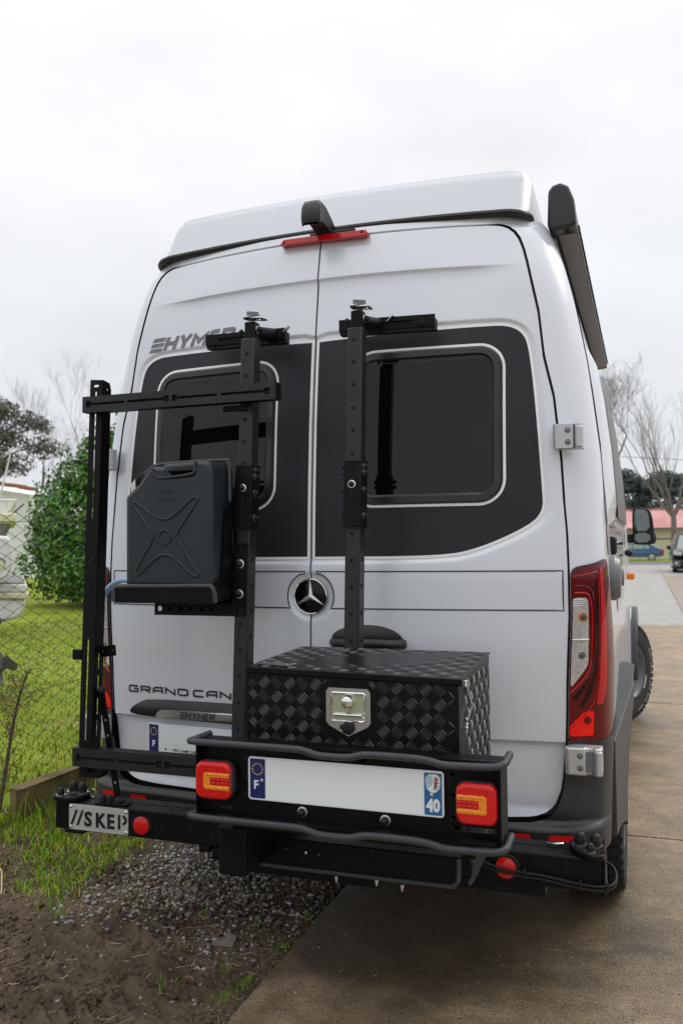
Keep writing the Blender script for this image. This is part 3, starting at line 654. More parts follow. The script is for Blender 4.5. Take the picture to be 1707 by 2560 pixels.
# tail lights: a dark wrap-round lens with inner units
def stack(P, off):
    return lambda side: fill_rows(P, lambda s, z: CORN(s, z, off, side), 40, 20)
LENS = round_poly([(.001,.806),(.001,1.374),(.10,1.388),(.168,1.404),(.176,1.36),(.20,1.24),(.25,1.14),(.27,1.05),(.25,.94),(.20,.838),(.12,.806)], .03)
def ribbon_strip(P, o, side):
    rows = []
    for a0, a1, z in P: rows.append([CORN(a0+(a1-a0)*k/6, z, o, side) for k in range(7)])
    return MB().grid(rows)
for s in (1, -1):
    tl = obj('taillight', stack(LENS, .008)(s), 'red_dark', van, angle=60)
    edge = [CORN(a, b, .001, s) for a, b in dense(LENS, .03)]; edge2 = [CORN(a, b, .0081, s) for a, b in dense(LENS, .03)]
    m_ = MB(); n = len(edge); m_.add(edge+edge2, [(i, (i+1)%n, n+(i+1)%n, n+i) for i in range(n)]); obj('lens_edge', m_, 'seal', tl)
    CL = round_poly([(.004,.990),(.004,1.277),(.054,1.277),(.058,1.062)], .014)
    obj('clear_lens', stack(CL, .0095)(s), 'clear', tl, angle=60)
    rib = MB()
    for k in range(7):
        a = .008+.0072*k; rib.tube([CORN(a, z, .0098, s) for z in np.linspace(1.03+a*.5, 1.270-.10*max(0, a-.04), 10)], .0011, 5)
    for k in range(4):
        rib.tube([CORN(a, .998+.012*k+a*1.15, .0105, s) for a in np.linspace(.005, .052-.002*k, 8)], .0016, 5)
        rib.tube([CORN(a, 1.272-.007*k-(max(0, a-.03)*.5), .0105, s) for a in np.linspace(.005, .05-.006*k, 8)], .0013, 5)
    rib.tube([CORN(a, 1.143, .0105, s) for a in np.linspace(.004, .057, 8)], .0035, 6)
    obj('lens_rib', rib, 'steel', tl)
    for zc, mm in ((1.217, 'bulbring'), (1.095, 'clear')):
        c = Vector(CORN(.036, zc, .0096, s)); nrm = (Vector(CORN(.036, zc, .03, s))-c).normalized()
        obj('bulb_ring', MB().lathe(c, nrm, [(.0185 if mm == 'bulbring' else .0135, 0), (.016 if mm == 'bulbring' else .013, .0016), (.0, .0018)], 20), mm, tl)
        obj('bulb', MB().lathe(c, nrm, [(.0118, .0012), (.011, .004), (.006, .0065), (.0, .007)], 16), 'bulb', tl)
    BL = round_poly([(.003,.838),(.003,.872),(.045,.914),(.081,.917),(.081,.838)], .008)
    obj('brake_lens', stack(BL, .0095)(s), 'brakered', tl, angle=60)
    for a0, a1 in ((.0635, .0795), (.0835, .0985)):      # unlit channels round the clear unit
        obj('lens_channel', ribbon_strip([(.006, .02, 1.330 if a0 < .07 else 1.352), (.03, .05, 1.329 if a0 < .07 else 1.351)] if False else [(a0, a1, 1.31 if a0 < .07 else 1.335), (a0+.001, a1+.001, 1.20), (a0+.001, a1+.001, 1.08), (a0-.002, a1-.002, 1.045), (a0-.030, a1-.024, .995 if a0 < .07 else .975), (a0-.055, a1-.052, .955 if a0 < .07 else .93)], .0086, s), 'red_black', tl, angle=60)
    c = Vector(CORN(.058, .888, .010, s)); nrm = (Vector(CORN(.058, .888, .03, s))-c).normalized()
    obj('bulb', MB().lathe(c, nrm, [(.0125, 0), (.012, .003), (.0, .004)], 16), 'red_dark', tl)
    obj('light_guide', ribbon_strip([(.108,.126,1.372),(.109,.130,1.30),(.109,.138,1.22),(.107,.142,1.12),(.104,.142,1.02),(.098,.138,.97),(.090,.120,.935)], .0095, s), 'red', tl, angle=60)
    obj('light_guide', MB().tube([CORN(a, z, .0095, s) for a, z in smooth_poly([(.006,1.345),(.06,1.353),(.098,1.362),(.1,1.30),(.101,1.2),(.1,1.05),(.09,.955),(.05,.905),(.004,.86)], 2, False)], .0018, 5), 'red', tl)
    for w_, zz0, aa in ((.004, 1.315, .075), (.004, 1.293, .066)):
        obj('light_guide', MB().tube([CORN(a, z, .0088, s) for a, z in smooth_poly([(.01,zz0),(.05,zz0),(aa,zz0-.02),(aa+.004,1.2),(aa+.004,1.08),(aa-.004,1.035),(.004,.975-(aa-.066)*1.5)], 2, False)], .0028, 5), 'red_dark' if aa > .07 else 'red', tl)
# hinges: cast blocks with two bolt heads
for s in (1, -1):
    for zc, h, x0, y0_, w_ in ((1.792, .078, .824, .058, .092), (.770, .086, .842, .052, .112)):
        hg = obj('door_hinge', MB().prism([(0, 0), (.0, -.026), (.008, -.034), (.062, -.030), (.066, -.018), (w_-.028, -.018), (w_-.022, -.034), (w_-.004, -.030), (w_, -.016), (w_, .03), (.03, .03)], lambda a, b, t: (s*(x0+a), y0_+b+.10*max(0, a-.07)*0, zc+t), -h/2, h/2), 'hinge', van, bevel=.006, seg=3)
        for k in (1, -1):
            obj('hinge_bolt', MB().lathe((s*(x0+.045), y0_-.0295, zc+k*.019), (0, -1, 0), [(.0105, 0), (.0105, .0015), (.008, .003), (.0, .004)], 14), 'letter', hg)
        obj('hinge_knuckle', MB().cyl((s*(x0+w_-.012), y0_-.026, zc-h*.47), (s*(x0+w_-.012), y0_-.026, zc+h*.40), .0125, n=16), 'hinge', hg, bevel=.003)
        obj('hinge_shadow_gap', MB().box(s*(x0+.064), s*(x0+w_-.026), y0_-.026, y0_-.0185, zc-h*.36, zc+h*.36), 'letter', hg)
# third brake light and the reversing camera hood
bl_ = obj('brake_light', MB().prism(round_poly([(-.153,2.561),(.177,2.556),(.188,2.566),(.180,2.580),(-.138,2.584)], .006), lambda a, b, t: (a, float(Y0(b))-.012-t+.02*a*a, b), -.03, .018), 'red', van, bevel=.005, seg=3)
for x in (-.136, .166): obj('light_screw', MB().lathe((x, float(Y0(2.57))-.030, 2.571), (0, -1, 0), [(.005, 0), (.005, .001), (0, .0012)], 10), 'hole', bl_)
hood = MB(); prof = [(.20, 2.600), (.13, 2.640), (.06, 2.668), (.015, 2.672), (.0, 2.655), (-.005, 2.615), (.004, 2.590)]
ins = [(.20, 2.582), (.15, 2.586), (.105, 2.600), (.07, 2.606), (.045, 2.604), (.03, 2.598), (.018, 2.588)]
for a, b in (((-.025), (.047)),):
    Lr = [[(x*(1.0), y, z) for y, z in prof] for x in (a, a+.01, (a+b)/2, b-.01, b)]
    Lr[0] = [(a, y+.008, z-.008) for y, z in prof]; Lr[4] = [(b, y+.008, z-.008) for y, z in prof]
    hood.grid(Lr); hood.grid([[(x, y, z) for y, z in ins] for x in (a+.008, b-.008)])
    for x, q in ((a, a+.008), (b, b-.008)): hood.grid([[(x, y+.008, z-.008) for y, z in prof], [(q, y, z) for y, z in ins]])
ch = obj('camera_hood', hood, 'plastic', van, angle=50)
obj('camera_lens', MB().cyl((.008, .07, 2.628), (.008, .045, 2.620), .014, .012, 14), 'glass', ch)
obj('hood_foot', MB().box(-.045, .13, .135, .25, 2.590, 2.602), 'plastic', ch, bevel=.003)

# raised roof capsule with its rubber seal
def cap_ring(k):      # k: 0 seal ... 1 top edge ; plan outline CCW from the left front
    z = [2.618, 2.68, 2.78, 2.815, 2.828, 2.832][k]; yb = [.168, .212, .278, .308, .355, .46][k]; hw = [.738, .738, .738, .726, .70, .62][k]; r = [.10, .11, .10, .10, .10, .12][k]
    pts = []
    for i in range(9):
        a = math.pi+math.pi/2*i/8; pts.append((-hw+r+r*math.cos(a), yb+r+r*math.sin(a)))
    for x in np.linspace(-hw+r, hw-r, 14)[1:-1]: pts.append((x, yb))
    for i in range(9):
        a = -math.pi/2+math.pi/2*i/8; pts.append((hw-r*.8+r*.8*math.cos(a), yb+r*.8+r*.8*math.sin(a)))
    out = [(-hw*.92, 3.7)]+[(p[0], p[1]) for p in pts]+[(hw*.92, 3.7)]
    return [(x, y+.02*x*x, z-.045*x*x*(1 if k < 3 else .6)+.05*max(0, y-.4)/3) for x, y in out]
cap = MB().grid([cap_ring(k) for k in range(6)]+[[(0, p[1], 2.845+.05*max(0, p[1]-.4)/3) for p in cap_ring(5)]])
roof = obj('roof_capsule', cap, 'gelroof', van, angle=40)
sp = cap_ring(0); obj('roof_seal', MB().tube([(x*1.004, y-.004, z-.004) for x, y, z in dense(sp, .05, False)] if False else [(p[0]*1.004, p[1]-.006, p[2]-.004) for p in sp], .0125, 8), 'seal', van)
obj('roof_vent', MB().dome((-.585, .62, 2.825), (0, 0, 1), .055, .055), 'plastic', roof)

# awning cassette on the right, with its end cap and arm bracket
AW = [(.795, 2.575), (.800, 2.700), (.815, 2.716), (.840, 2.722), (.868, 2.708), (.884, 2.66), (.890, 2.575), (.870, 2.566), (.815, 2.562)]
aw = obj('awning', MB().prism(AW, lambda a, b, t: (a, t, b), .36, 2.95), 'awn', van, bevel=.003)
obj('awning_front', MB().box(.826, .885, .365, 2.90, 2.5585, 2.561), 'awn2', aw)
obj('awning_groove', MB().box(.8195, .8235, .365, 2.94, 2.5565, 2.5615), 'hole', aw)
obj('awning_end_cap', MB().prism([(a+(a-.843)*.06, b+(b-2.64)*.05) for a, b in AW], lambda a, b, t: (a, t, b), .30, .37), 'plastic', aw, bevel=.012, seg=3)
obj('cap_screw', MB().cyl((.860, .335, 2.557), (.860, .335, 2.552), .012, n=14), 'hole', aw)
obj('awning_strip', MB().box(.806, .888, 2.86, 2.872, 2.5545, 2.5578), 'green', aw)
obj('awning_bracket', MB().prism([(.755, 2.52), (.745, 2.60), (.80, 2.64), (.80, 2.58)], lambda a, b, t: (a, t, b), .62, .70), 'tan', aw)
obj('canopy_edge', MB().tube([(.893, y, 2.60+.004*math.sin(y*90)) for y in np.linspace(.40, 2.95, 90)], .004, 5), 'hole', aw)
# widened side pod with its dark window face, sliding door rail, fuel flap, door handle
def podp(y, z, o): return (float(WB(z))+o, y, z)
pod = MB(); PZ_ = [1.515, 1.54, 1.60, 1.80, 2.0, 2.12, 2.20]; PO_ = [.0, .022, .030, .030, .030, .024, .0]
rows = []
for y, q, dz in ((.42, .0, 0.), (.47, .5, 0), (.56, .95, 0), (.62, 1., 0), (1.4, 1., 0), (2.25, 1, 0), (2.4, 0, 0)):
    rows.append([podp(y, z, o*q+.002) for z, o in zip(PZ_, PO_)])
pod.grid(rows); pd = obj('side_pod', pod, 'paint', van, angle=35)
obj('pod_window', MB().grid([[podp(y, z, .032+.002) for z in (1.545, 1.6, 1.8, 2.0, 2.10)] for y in (.64, 1.0, 1.6, 2.2)]), 'awn2', pd)
obj('pod_sill', MB().box(.955, .988, .66, 2.2, 1.508, 1.530), 'steel', pd, bevel=.004)
obj('rail_end_cap', MB().box(.955, .992, .62, .70, 1.405, 1.475), 'blackr', van, bevel=.012, seg=3)
obj('door_rail', MB().box(.955, .982, .70, 2.1, 1.418, 1.455), 'chrome', van, bevel=.004)
obj('side_window', MB().grid([[podp(y, z, .003) for z in (1.16, 1.39)] for y in (1.0, 1.5, 2.1)]), 'glass', van)
ff = obj('water_filler', MB().lathe((.968, .46, 1.325), (1, 0, 0), [(.080, 0), (.080, .022), (.068, .040), (.0, .046)], 28), 'letter', van, angle=30)
obj('filler_lock', MB().lathe((1.012, .50, 1.325), (1, 0, 0), [(.03, 0), (.03, .006), (.0, .008)], 16), 'letter', ff)
for z0, z1 in ((.90, 2.45),):
    obj('panel_joint', MB().tube([podp(.345+.02*math.sin(z*3), z, .0005) for z in np.linspace(1.41, 2.5, 30)], .0022, 5), 'hole', van)
obj('drip_rail', MB().tube([(float(WB(2.56))+.004, y, 2.56-.04*.49) for y in np.linspace(.35, 3.6, 20)], .006, 6), 'letter', van)
obj('side_marker', MB().box(.985, 1.030, 2.55, 2.66, 1.232, 1.268), 'orange', van, bevel=.006)
obj('door_stop', MB().ell((.995, 2.9, 1.385), .026, .03, .022), 'blackr', van)
obj('front_door_trim', MB().grid([[podp(y, z, .004) for z in (1.42, 1.60)] for y in (3.1, 3.4)]), 'white', van)
# mirrors
for s in (1, -1):
    mo = smooth_poly([(1.005,1.445),(1.002,1.70),(1.02,1.722),(1.075,1.722),(1.125,1.705),(1.148,1.66),(1.160,1.55),(1.160,1.445),(1.14,1.430),(1.02,1.430)], 2)
    mr_ = obj('mirror', MB().prism(mo, lambda a, b, t: (s*a, 4.20+t, b), 0, .14), 'blackr', van, bevel=.02, seg=3)
    obj('mirror_glass', MB().prism(smooth_poly([(1.014,1.535),(1.014,1.706),(1.08,1.706),(1.112,1.69),(1.124,1.65),(1.13,1.535)], 1), lambda a, b, t: (s*a, 4.193-t, b), 0, .003), 'mirror', mr_)
    obj('mirror_glass', MB().prism(smooth_poly([(1.020,1.445),(1.016,1.522),(1.13,1.522),(1.132,1.45)], 1), lambda a, b, t: (s*a, 4.193-t, b), 0, .003), 'mirror', mr_)
    obj('mirror_arm', MB().box(s*.90, s*1.01, 4.22, 4.30, 1.445, 1.515), 'blackr', mr_, bevel=.01)
    obj('indicator_bump', MB().ell((s*1.155, 4.29, 1.485), .022, .07, .05), 'blackr', mr_)
# wheels: tyre with blocky tread, rim
def wheel(name, cx, cy, turn, R=.387, wd=.235):
    rm = Matrix.Translation((cx, cy, R)) @ Matrix.Rotation(turn, 4, 'Z'); T = lambda p: tuple(rm @ Vector(p)); sgn = 1 if cx > 0 else -1
    prof = [(-wd/2+.01, .215), (-wd/2, .26), (-wd/2-.004, .32), (-wd/2+.006, .362), (-wd/2+.03, R-.012), (0, R-.009), (wd/2-.03, R-.012), (wd/2-.006, .362), (wd/2+.004, .32), (wd/2, .26), (wd/2-.01, .215)]
    n = 56; rows = []
    for i in range(n):
        a = 2*math.pi*i/n; rows.append([T((x, r*math.cos(a), r*math.sin(a))) for x, r in prof])
    wh = obj(name, MB().grid([[T((x, .02*math.cos(a), .02*math.sin(a))) for x in (-.05, .05)] for a in np.linspace(0, 2*math.pi, 9)[:-1]], True), 'dark', van)
    ty = obj('tyre', MB().grid(rows, True), 'tyre', wh, angle=40)
    tr = MB()
    for i in range(46):
        a = 2*math.pi*i/46
        for j, xx in enumerate((-.088, -.032, .032, .088)):
            aa = a+(.07 if j % 2 else 0); ta = Vector((0, -math.sin(aa), math.cos(aa))); ra = Vector((0, math.cos(aa), math.sin(aa)))
            dr_ = -.004 if abs(xx) > .05 else 0
            tr.obox(rm @ (Vector((xx, 0, 0))+ra*(R-.010+dr_)), rm.to_3x3() @ Vector((.024, 0, .004)), rm.to_3x3() @ (ta*.019), rm.to_3x3() @ (ra*.011))
            if abs(xx) > .05: tr.obox(rm @ (Vector((math.copysign(wd/2-.006, xx), 0, 0))+ra*(R-.028)), rm.to_3x3() @ Vector((.007, 0, 0)), rm.to_3x3() @ (ta*.013), rm.to_3x3() @ (ra*.016))
    tag(obj('tread_block', tr, 'tyre', wh, angle=0), kind='stuff')
    rp = [(.205, wd/2-.005), (.215, wd/2-.002), (.200, wd/2-.02), (.185, wd/2-.06), (.12, wd/2-.065), (.10, wd/2-.03), (.06, wd/2-.03), (.055, wd/2-.01), (0, wd/2-.01)]
    rows = [[T((sgn*h, r*math.cos(2*math.pi*i/32), r*math.sin(2*math.pi*i/32))) for r, h in rp] for i in range(32)]
    obj('rim', MB().grid(rows, True), 'letter', wh, angle=40)
    return wh, rm
w1, rm1 = wheel('wheel', .868, 1.10, 0.0); w2, _ = wheel('wheel', -.868, 1.10, 0.0)
w3, rm3 = wheel('wheel', .875, 4.75, math.radians(-24)); w4, _ = wheel('wheel', -.875, 4.75, math.radians(-24))
t3 = lambda x, r, aa: tuple(rm3 @ Vector((x, r*math.cos(aa), r*math.sin(aa))))
wl = MB()
for k, a in enumerate(np.linspace(math.radians(-78), math.radians(28), 24)):
    if k % 5 == 4: continue
    da = .026
    wl.add([t3(.1235, .316, a), t3(.1235, .316, a+da), t3(.1225, .335, a+da), t3(.1225, .335, a)], [(0, 1, 2, 3)])
tag(obj('tyre_marking', wl, 'wlet', w3, angle=0), kind='stuff')
obj('rim_sticker', MB().grid([[t3(.119, r, a) for r in (.225, .243)] for a in np.linspace(math.radians(-42), math.radians(-14), 8)]), 'wlet', w3)

# ------------------------------------------------------------------ black rear carrier
car = thing('rear_carrier', 'black steel swing-out carrier frame with posts, lamps and plate, bolted behind the van', 'rear carrier', (0, -.2, .5))
def dome_bolt(p, d, r=.011, parent=car, washer=True, name='dome_bolt', h=None):
    p = Vector(p); d = Vector(d).normalized(); h = h or r*1.5
    b = obj(name, MB().dome(p+d*.003, d, r, h), 'blackr', parent)
    if washer: obj('washer', MB().lathe(p, d, [(r*1.42, 0), (r*1.42, .002), (r*1.0, .003), (0, .003)], 18), 'zinc', b)
    return b
HOLES = []
HM = {}
def holes(pts, d, r=.0055, parent=car, name='bolt_hole', m='hole'):
    r *= 1.15
    d = Vector(d).normalized(); key = (tuple(round(q, 3) for q in d), r, m)
    if key not in HM:
        HM[key] = MB().lathe((0, 0, 0), d, [(r, 0), (r, .0005), (0, .0006)], 12).mesh(name, 0); HM[key].materials.append(MT[m])
    for p in pts:
        o = bpy.data.objects.new(name, HM[key]); o.location = p; COL.objects.link(o); o.parent = parent; o.matrix_parent_inverse = WM[parent.name].inverted()
# cross beam
BY0, BY1, BZ0, BZ1 = -.2035, -.085, .4595, .5545
beam = obj('cross_beam', MB().box(-.902, .956, BY0, BY1, BZ0, BZ1), 'black', car, bevel=.005)
obj('beam_seam', MB().box(-.80, .90, -.1405, -.1385, BZ1, BZ1+.0012), 'hole', beam)
holes([(x, BY0-.0004, z) for x, z in ((-.495, .509), (-.465, .507), (-.36, .51), (-.275, .505), (-.247, .504), (.86, .535), (.86, .48), (.62, .50))], (0, -1, 0), .006, beam)
holes([(x, y, BZ1+.0006) for x, y in ((-.52, -.10), (-.45, -.165), (-.42, -.165), (-.33, -.12), (-.31, -.12), (.66, -.11))], (0, 0, 1), .007, beam)
obj('beam_end_plate', MB().box(.957, .966, BY0+.01, BY1+.01, .445, .575), 'black', beam, bevel=.002)
obj('beam_tail', MB().box(-.885, -.80, BY0+.02, BY1, .437, .4595), 'blackr', beam, bevel=.01)
# steel name plate with cut-out letters
npl = obj('name_plate', plate(rrect(-.842, -.599, .4635, .5515, .006), [], FXZ(BY0-.0012), .002), 'platesteel', car)
def stencil(x0, z0, h, fn):
    out = []
    adv = [.0575, .1030, .1500]
    for ch_, ax in zip('SKE', adv): out.append(text_mb(ch_, h*1.385, lambda a, b, t, ax=ax: fn(x0+ax+a, z0+b, t), .0012, offset=h*.04, sx={'S': 1.0, 'K': .92, 'E': .90}[ch_]))
    for k in range(2): a = x0+k*.025; out.append(MB().add([fn(p, q, 0) for p, q in ((a, z0-.002), (a+.0085, z0-.002), (a+.030, z0+h+.002), (a+.0215, z0+h+.002))], [(0, 1, 2, 3)]))
    xp = x0+.1955; out.append(MB().add([fn(p, q, 0) for p, q in ((xp, z0), (xp+.0088, z0), (xp+.0088, z0+h), (xp, z0+h))], [(0, 1, 2, 3)]))
    a = np.linspace(math.pi/2, -math.pi/2, 10); ro, ri = h*.34, h*.34-.0088; cx, cz = xp+.0190, z0+h-ro
    P = [(cx+ro*math.cos(t), cz+ro*math.sin(t)) for t in a]; Q = [(cx+ri*math.cos(t), cz+ri*math.sin(t)) for t in a]
    out.append(MB().add([fn(*p, 0) for p in P+Q], [(i, i+1, 11+i, 10+i) for i in range(9)])); return out
for m_ in stencil(-.835, .4815, .0495, lambda x, z, t: (x, BY0-.0042-t, z)): obj('letter', m_, 'hole', npl, angle=0)
for x in (-.833, -.608):
    for z in (.473, .542): obj('plate_screw', MB().lathe((x, BY0-.003, z), (0, -1, 0), [(.006, 0), (.006, .002), (.003, .0035), (0, .0035)], 12), 'chrome', npl)
# round reflectors
for x, lab in ((-.544, None), (.688, None)):
    rb = obj('round_reflector', MB().prism(circ(x, .505, .040, 24, .032) if x < 0 else circ(x+.006, .507, .036, 24), lambda a, b, t: (a, BY0-t, b), .0, .006), 'blackr', car, bevel=.002)
    obj('reflector_lens', MB().lathe((x, BY0-.006, .505), (0, -1, 0), [(.030, 0), (.030, .004), (.027, .0062), (0, .0075)], 32), 'redb', rb, angle=50)
# end pivot plates with capped studs
for sgn, ol, caps in ((-1, [(-.905,-.095),(-.935,-.12),(-.93,-.19),(-.895,-.212),(-.83,-.21),(-.80,-.17),(-.815,-.11),(-.85,-.09)], ((-.888,-.190,.012),(-.876,-.135,.0165),(-.836,-.138,.0165))), (1, [(.868,-.092),(.958,-.092),(.966,-.105),(.966,-.215),(.945,-.228),(.915,-.225),(.880,-.18),(.862,-.125)], ((.894,-.140,.0165),(.938,-.142,.0165),(.926,-.196,.0115)))):
    pv = obj('pivot_plate', MB().prism(round_poly(ol, .02), lambda a, b, t: (a, b, BZ1+t), .001, .017), 'black', car, bevel=.003)
    for x, y, r in caps:
        z = BZ1+.017
        c = obj('stud_cap', MB().lathe((x, y, z+.003), (0, 0, 1), [(r, 0), (r, r*1.0), (r*.94, r*1.05), (r*.94, r*1.25), (r*.8, r*1.7), (r*.45, r*2.0), (0, r*2.08)], 18), 'blackr', pv)
        obj('washer', MB().lathe((x, y, z), (0, 0, 1), [(r*1.35, 0), (r*1.35, .003), (0, .003)], 18), 'zinc', c)
obj('pull_ring', MB().tube([(-.792+.0135*math.cos(a), -.135, BZ1+.018+.0135*math.sin(a)) for a in np.linspace(0, 2*math.pi, 25)[:-1]], .0018, 6, True), 'steel', car)
obj('split_pin', MB().tube(catmull([(.80,-.12,BZ1+.004),(.82,-.14,BZ1+.010),(.845,-.13,BZ1+.010),(.83,-.11,BZ1+.004)], 6), .0035, 6), 'zinc', car)
# upright posts, leaning with the doors
PYF = lambda z: -.225+.068*(z-1.35)
def post(x0, x1, z0, z1, d=.055):
    m = MB(); m.add([(x, PYF(z)+k*d, z) for x in (x0, x1) for k in (0, 1) for z in (z0, z1)], [(0,1,3,2),(4,6,7,5),(0,4,5,1),(2,3,7,6),(0,2,6,4),(1,5,7,3)]); return m
for x0, x1, z0, sl in ((-.177, -.128, .44, 'L'), (.2035, .2525, .95, 'R')):
    p = obj('post', post(x0, x1, z0, 2.155), 'blackg', car, bevel=.004)
    xm = (x0+x1)/2
    nrm = (0, -1, .068)
    zs = np.arange(2.115, 1.72, -.0745) if sl == 'R' else np.arange(2.10, 1.72, -.0745)
    holes([(xm-.002, PYF(z)-.0003, z) for z in zs]+[(xm-.001, PYF(z)-.0003, z) for z in (np.arange(1.49, 1.14, -.084) if sl == 'R' else np.arange(1.20, .80, -.084))], nrm, .0058, p)
    holes([(x1+.0003, PYF(z)+.027, z) for z in np.arange(2.08, .80, -.084) if not 1.50 < z < 1.73], (1, 0, 0), .0075, p)
    sv = obj('post_sleeve', post(x0-.0055, x1+.0055, 1.508, 1.719, .064), 'black', car, bevel=.0035); 
    for v in sv.data.vertices: v.co.y -= .0055
    for z in (1.5075, 1.7195): obj('sleeve_rim', post(x0-.007, x1+.007, z-.0015, z+.0015, .064).mesh('sleeve_rim'), 'blackr', sv).data.transform(Matrix.Translation((0, -.007, 0)))
    yb = lambda z: PYF(z)-.0058
    obj('sleeve_slot', MB().prism(rrect(xm-.0035, xm+.0015, 1.522, 1.636, .002, 2), lambda a, b, t: (a, yb(b)-.0002-t, b), 0, .0004), 'hole', sv, angle=0)
    dome_bolt((xm-.001, yb(1.645)-.001, 1.645), (0, -1, .07), .0092, sv)
    for z in (1.703, 1.683, 1.628, 1.546):
        dome_bolt((x1+.0058, PYF(z)+.020, z), (1, 0, 0), .0078, sv)
        if sl == 'R' or z > 1.62: dome_bolt((x0-.0058, PYF(z)+.020, z), (-1, 0, 0), .0078, sv, washer=False)
    # door rail at the head of the post
    rx0, rx1 = (-.402, -.080) if sl == 'L' else (.120, .452)
    yr = float(Y0(2.21))-.042; n0_ = set(bpy.data.objects)
    ry = lambda x: yr+KX*x*x
    rail = MB(); 
    out = [(rx0, 2.196), (rx1, 2.190), (rx1, 2.231), (rx0, 2.237)]
    sx0, sx1 = (rx0+.055, xm-.01) if sl == 'L' else (xm+.03, rx1-.075)
    slot = rrect(sx0, sx1, 2.2095, 2.2175, .0035, 3)
    rl = obj('door_rail_bar', plate(out, [slot], lambda a, b, t: (a, ry(a)-.040-t, b), .006, .0), 'black', car)
    obj('rail_body', MB().add([(x, ry(x)-o, z) for x in (rx0, rx1) for o in (.036, .004) for z in (2.190 if x == rx1 else 2.196, 2.231 if x == rx1 else 2.237)], [(0,1,3,2),(4,6,7,5),(0,4,5,1),(2,3,7,6),(0,2,6,4),(1,5,7,3)]), 'blackr', rl, bevel=.002)
    for x in ((rx0+.033, rx1-.033) if sl == 'L' else (rx1-.042,)):
        obj('rail_disc', MB().lathe((x, ry(x)-.042, 2.2145), (0, -1, 0), [(.0135, 0), (.0135, .0015), (.012, .0025), (0, .0028)], 22), 'black', rl)
    for o_ in set(bpy.data.objects)-n0_: o_.location.z -= .011
    # knuckle, hook plate, latch clip
    yp = PYF(2.2)
    hz = 2.16
    kn = obj('clamp_knuckle', MB().cyl((xm+.008, yp+.03, 2.182), (xm+.020, yr-.034, 2.196), .020, .028, 18), 'black', car, bevel=.004)
    obj('clamp_neck', MB().box(x0+.008, x1-.002, PYF(2.19)+.006, PYF(2.19)+.05, 2.12, 2.213), 'black', kn, bevel=.004)
    hk = MB(); hk.obox((xm+.012, yp+.035, 2.226), (.030, .010, .0), (-.006, .034, .006), (0, -.0008, .0026)); obj('hook_plate', hk, 'black', kn)
    hk = MB(); hk.obox((xm+.004, yp+.022, 2.234), (.022, .006, .004), (0, .016, .004), (0, 0, .0012)); hk.obox((xm+.012, yp+.012, 2.240), (.020, .004, -.002), (0, .001, .0), (0, 0, .007)); obj('latch_clip', hk, 'letter', kn)
    obj('latch_clip', MB().obox((xm+.074, yr-.035, 2.215), (.010, 0, .010), (0, .01, 0), (-.001, 0, .001)), 'steel', kn)
    for dx in (0, .009): obj('clip_rivet', MB().ell((xm+.030+dx, yp+.012, 2.216), .0042, .0042, .0042, 10, 6), 'chrome', kn)
    dome_bolt((x1+.002, PYF(2.19)+.02, 2.186), (1, 0, -.05), .0095, kn); dome_bolt((x0-.002, PYF(2.19)+.02, 2.184), (-1, 0, -.05), .0085, kn, washer=False)
# slotted cross bars: a face plate with open slots over a dark channel
def slotted_bar(x0, x1, zc, h, yf, slots, name='slotted_bar', dz=0.):
    b = obj(name, MB().add([(x, y, z+(dz if x == x1 else 0)) for x in (x0, x1) for y in (yf+.010, yf+.042) for z in (zc-h/2+.002, zc+h/2-.002)], [(0,1,3,2),(4,6,7,5),(0,4,5,1),(2,3,7,6),(0,2,6,4),(1,5,7,3)]), 'dark', car)
    f = lambda a, q, t: (a, yf+.0015-t, q+dz*(a-x0)/(x1-x0))
    obj('bar_face', plate([(x0, zc-h/2), (x1, zc-h/2), (x1, zc+h/2), (x0, zc+h/2)], slots, f, .003, .0), 'blackg', b)
    for z, th in ((zc+h/2-.0015, .0015), (zc-h/2+.0015, .0015)):
        obj('bar_flange', MB().add([(x, y, z+s_*th+(dz if x == x1 else 0)) for x in (x0, x1) for y in (yf+.0032, yf+.042) for s_ in (-1, 1)], [(0,1,3,2),(4,6,7,5),(0,4,5,1),(2,3,7,6),(0,2,6,4),(1,5,7,3)]), 'black', b)
    for x in (x0, x1): obj('bar_end', MB().box(x-.0012, x+.0012, yf+.0034, yf+.042, zc-h/2+.003+(dz if x == x1 else 0), zc+h/2-.003+(dz if x == x1 else 0)), 'black', b)
    return b
def bar_slots(x0, zc, L):
    S = []; P = lambda q: x0+q*L
    k = .0045
    def keyed(a, b, left, tall=.011):   # long slot with a square key window at one end
        if left: return [(a, zc-tall), (a+.020, zc-tall), (a+.020, zc-k), (b, zc-k), (b, zc+k), (a+.020, zc+k), (a+.020, zc+tall), (a, zc+tall)]
        return [(a, zc-k), (b-.020, zc-k), (b-.020, zc-tall), (b, zc-tall), (b, zc+tall), (b-.020, zc+tall), (b-.020, zc+k), (a, zc+k)]
    S.append(keyed(P(.022), P(.232), True)); S.append(keyed(P(.248), P(.470), False)); S.append(keyed(P(.484), P(.715), True)); S.append(keyed(P(.733), P(.972), False))
    return S
UB = slotted_bar(-.766, -.022, 1.9575, .0565, -.236, bar_slots(-.766, 1.9575, .744))
LB = slotted_bar(-.765, -.13, .7395, .0625, -.290, bar_slots(-.765, .7395, .744)[:3])
obj('bar_bracket', MB().box(-.235, -.145, -.195, -.185, 1.905, 1.925), 'black', UB, bevel=.002)
hook = plate([(-.742, .672), (-.665, .672), (-.648, .690), (-.645, .715), (-.742, .715)], [rrect(-.712, -.686, .690, .702, .003, 2)], lambda a, b, t: (a, -.262-t, b), .04, .0)
obj('bar_hook', hook, 'black', LB)
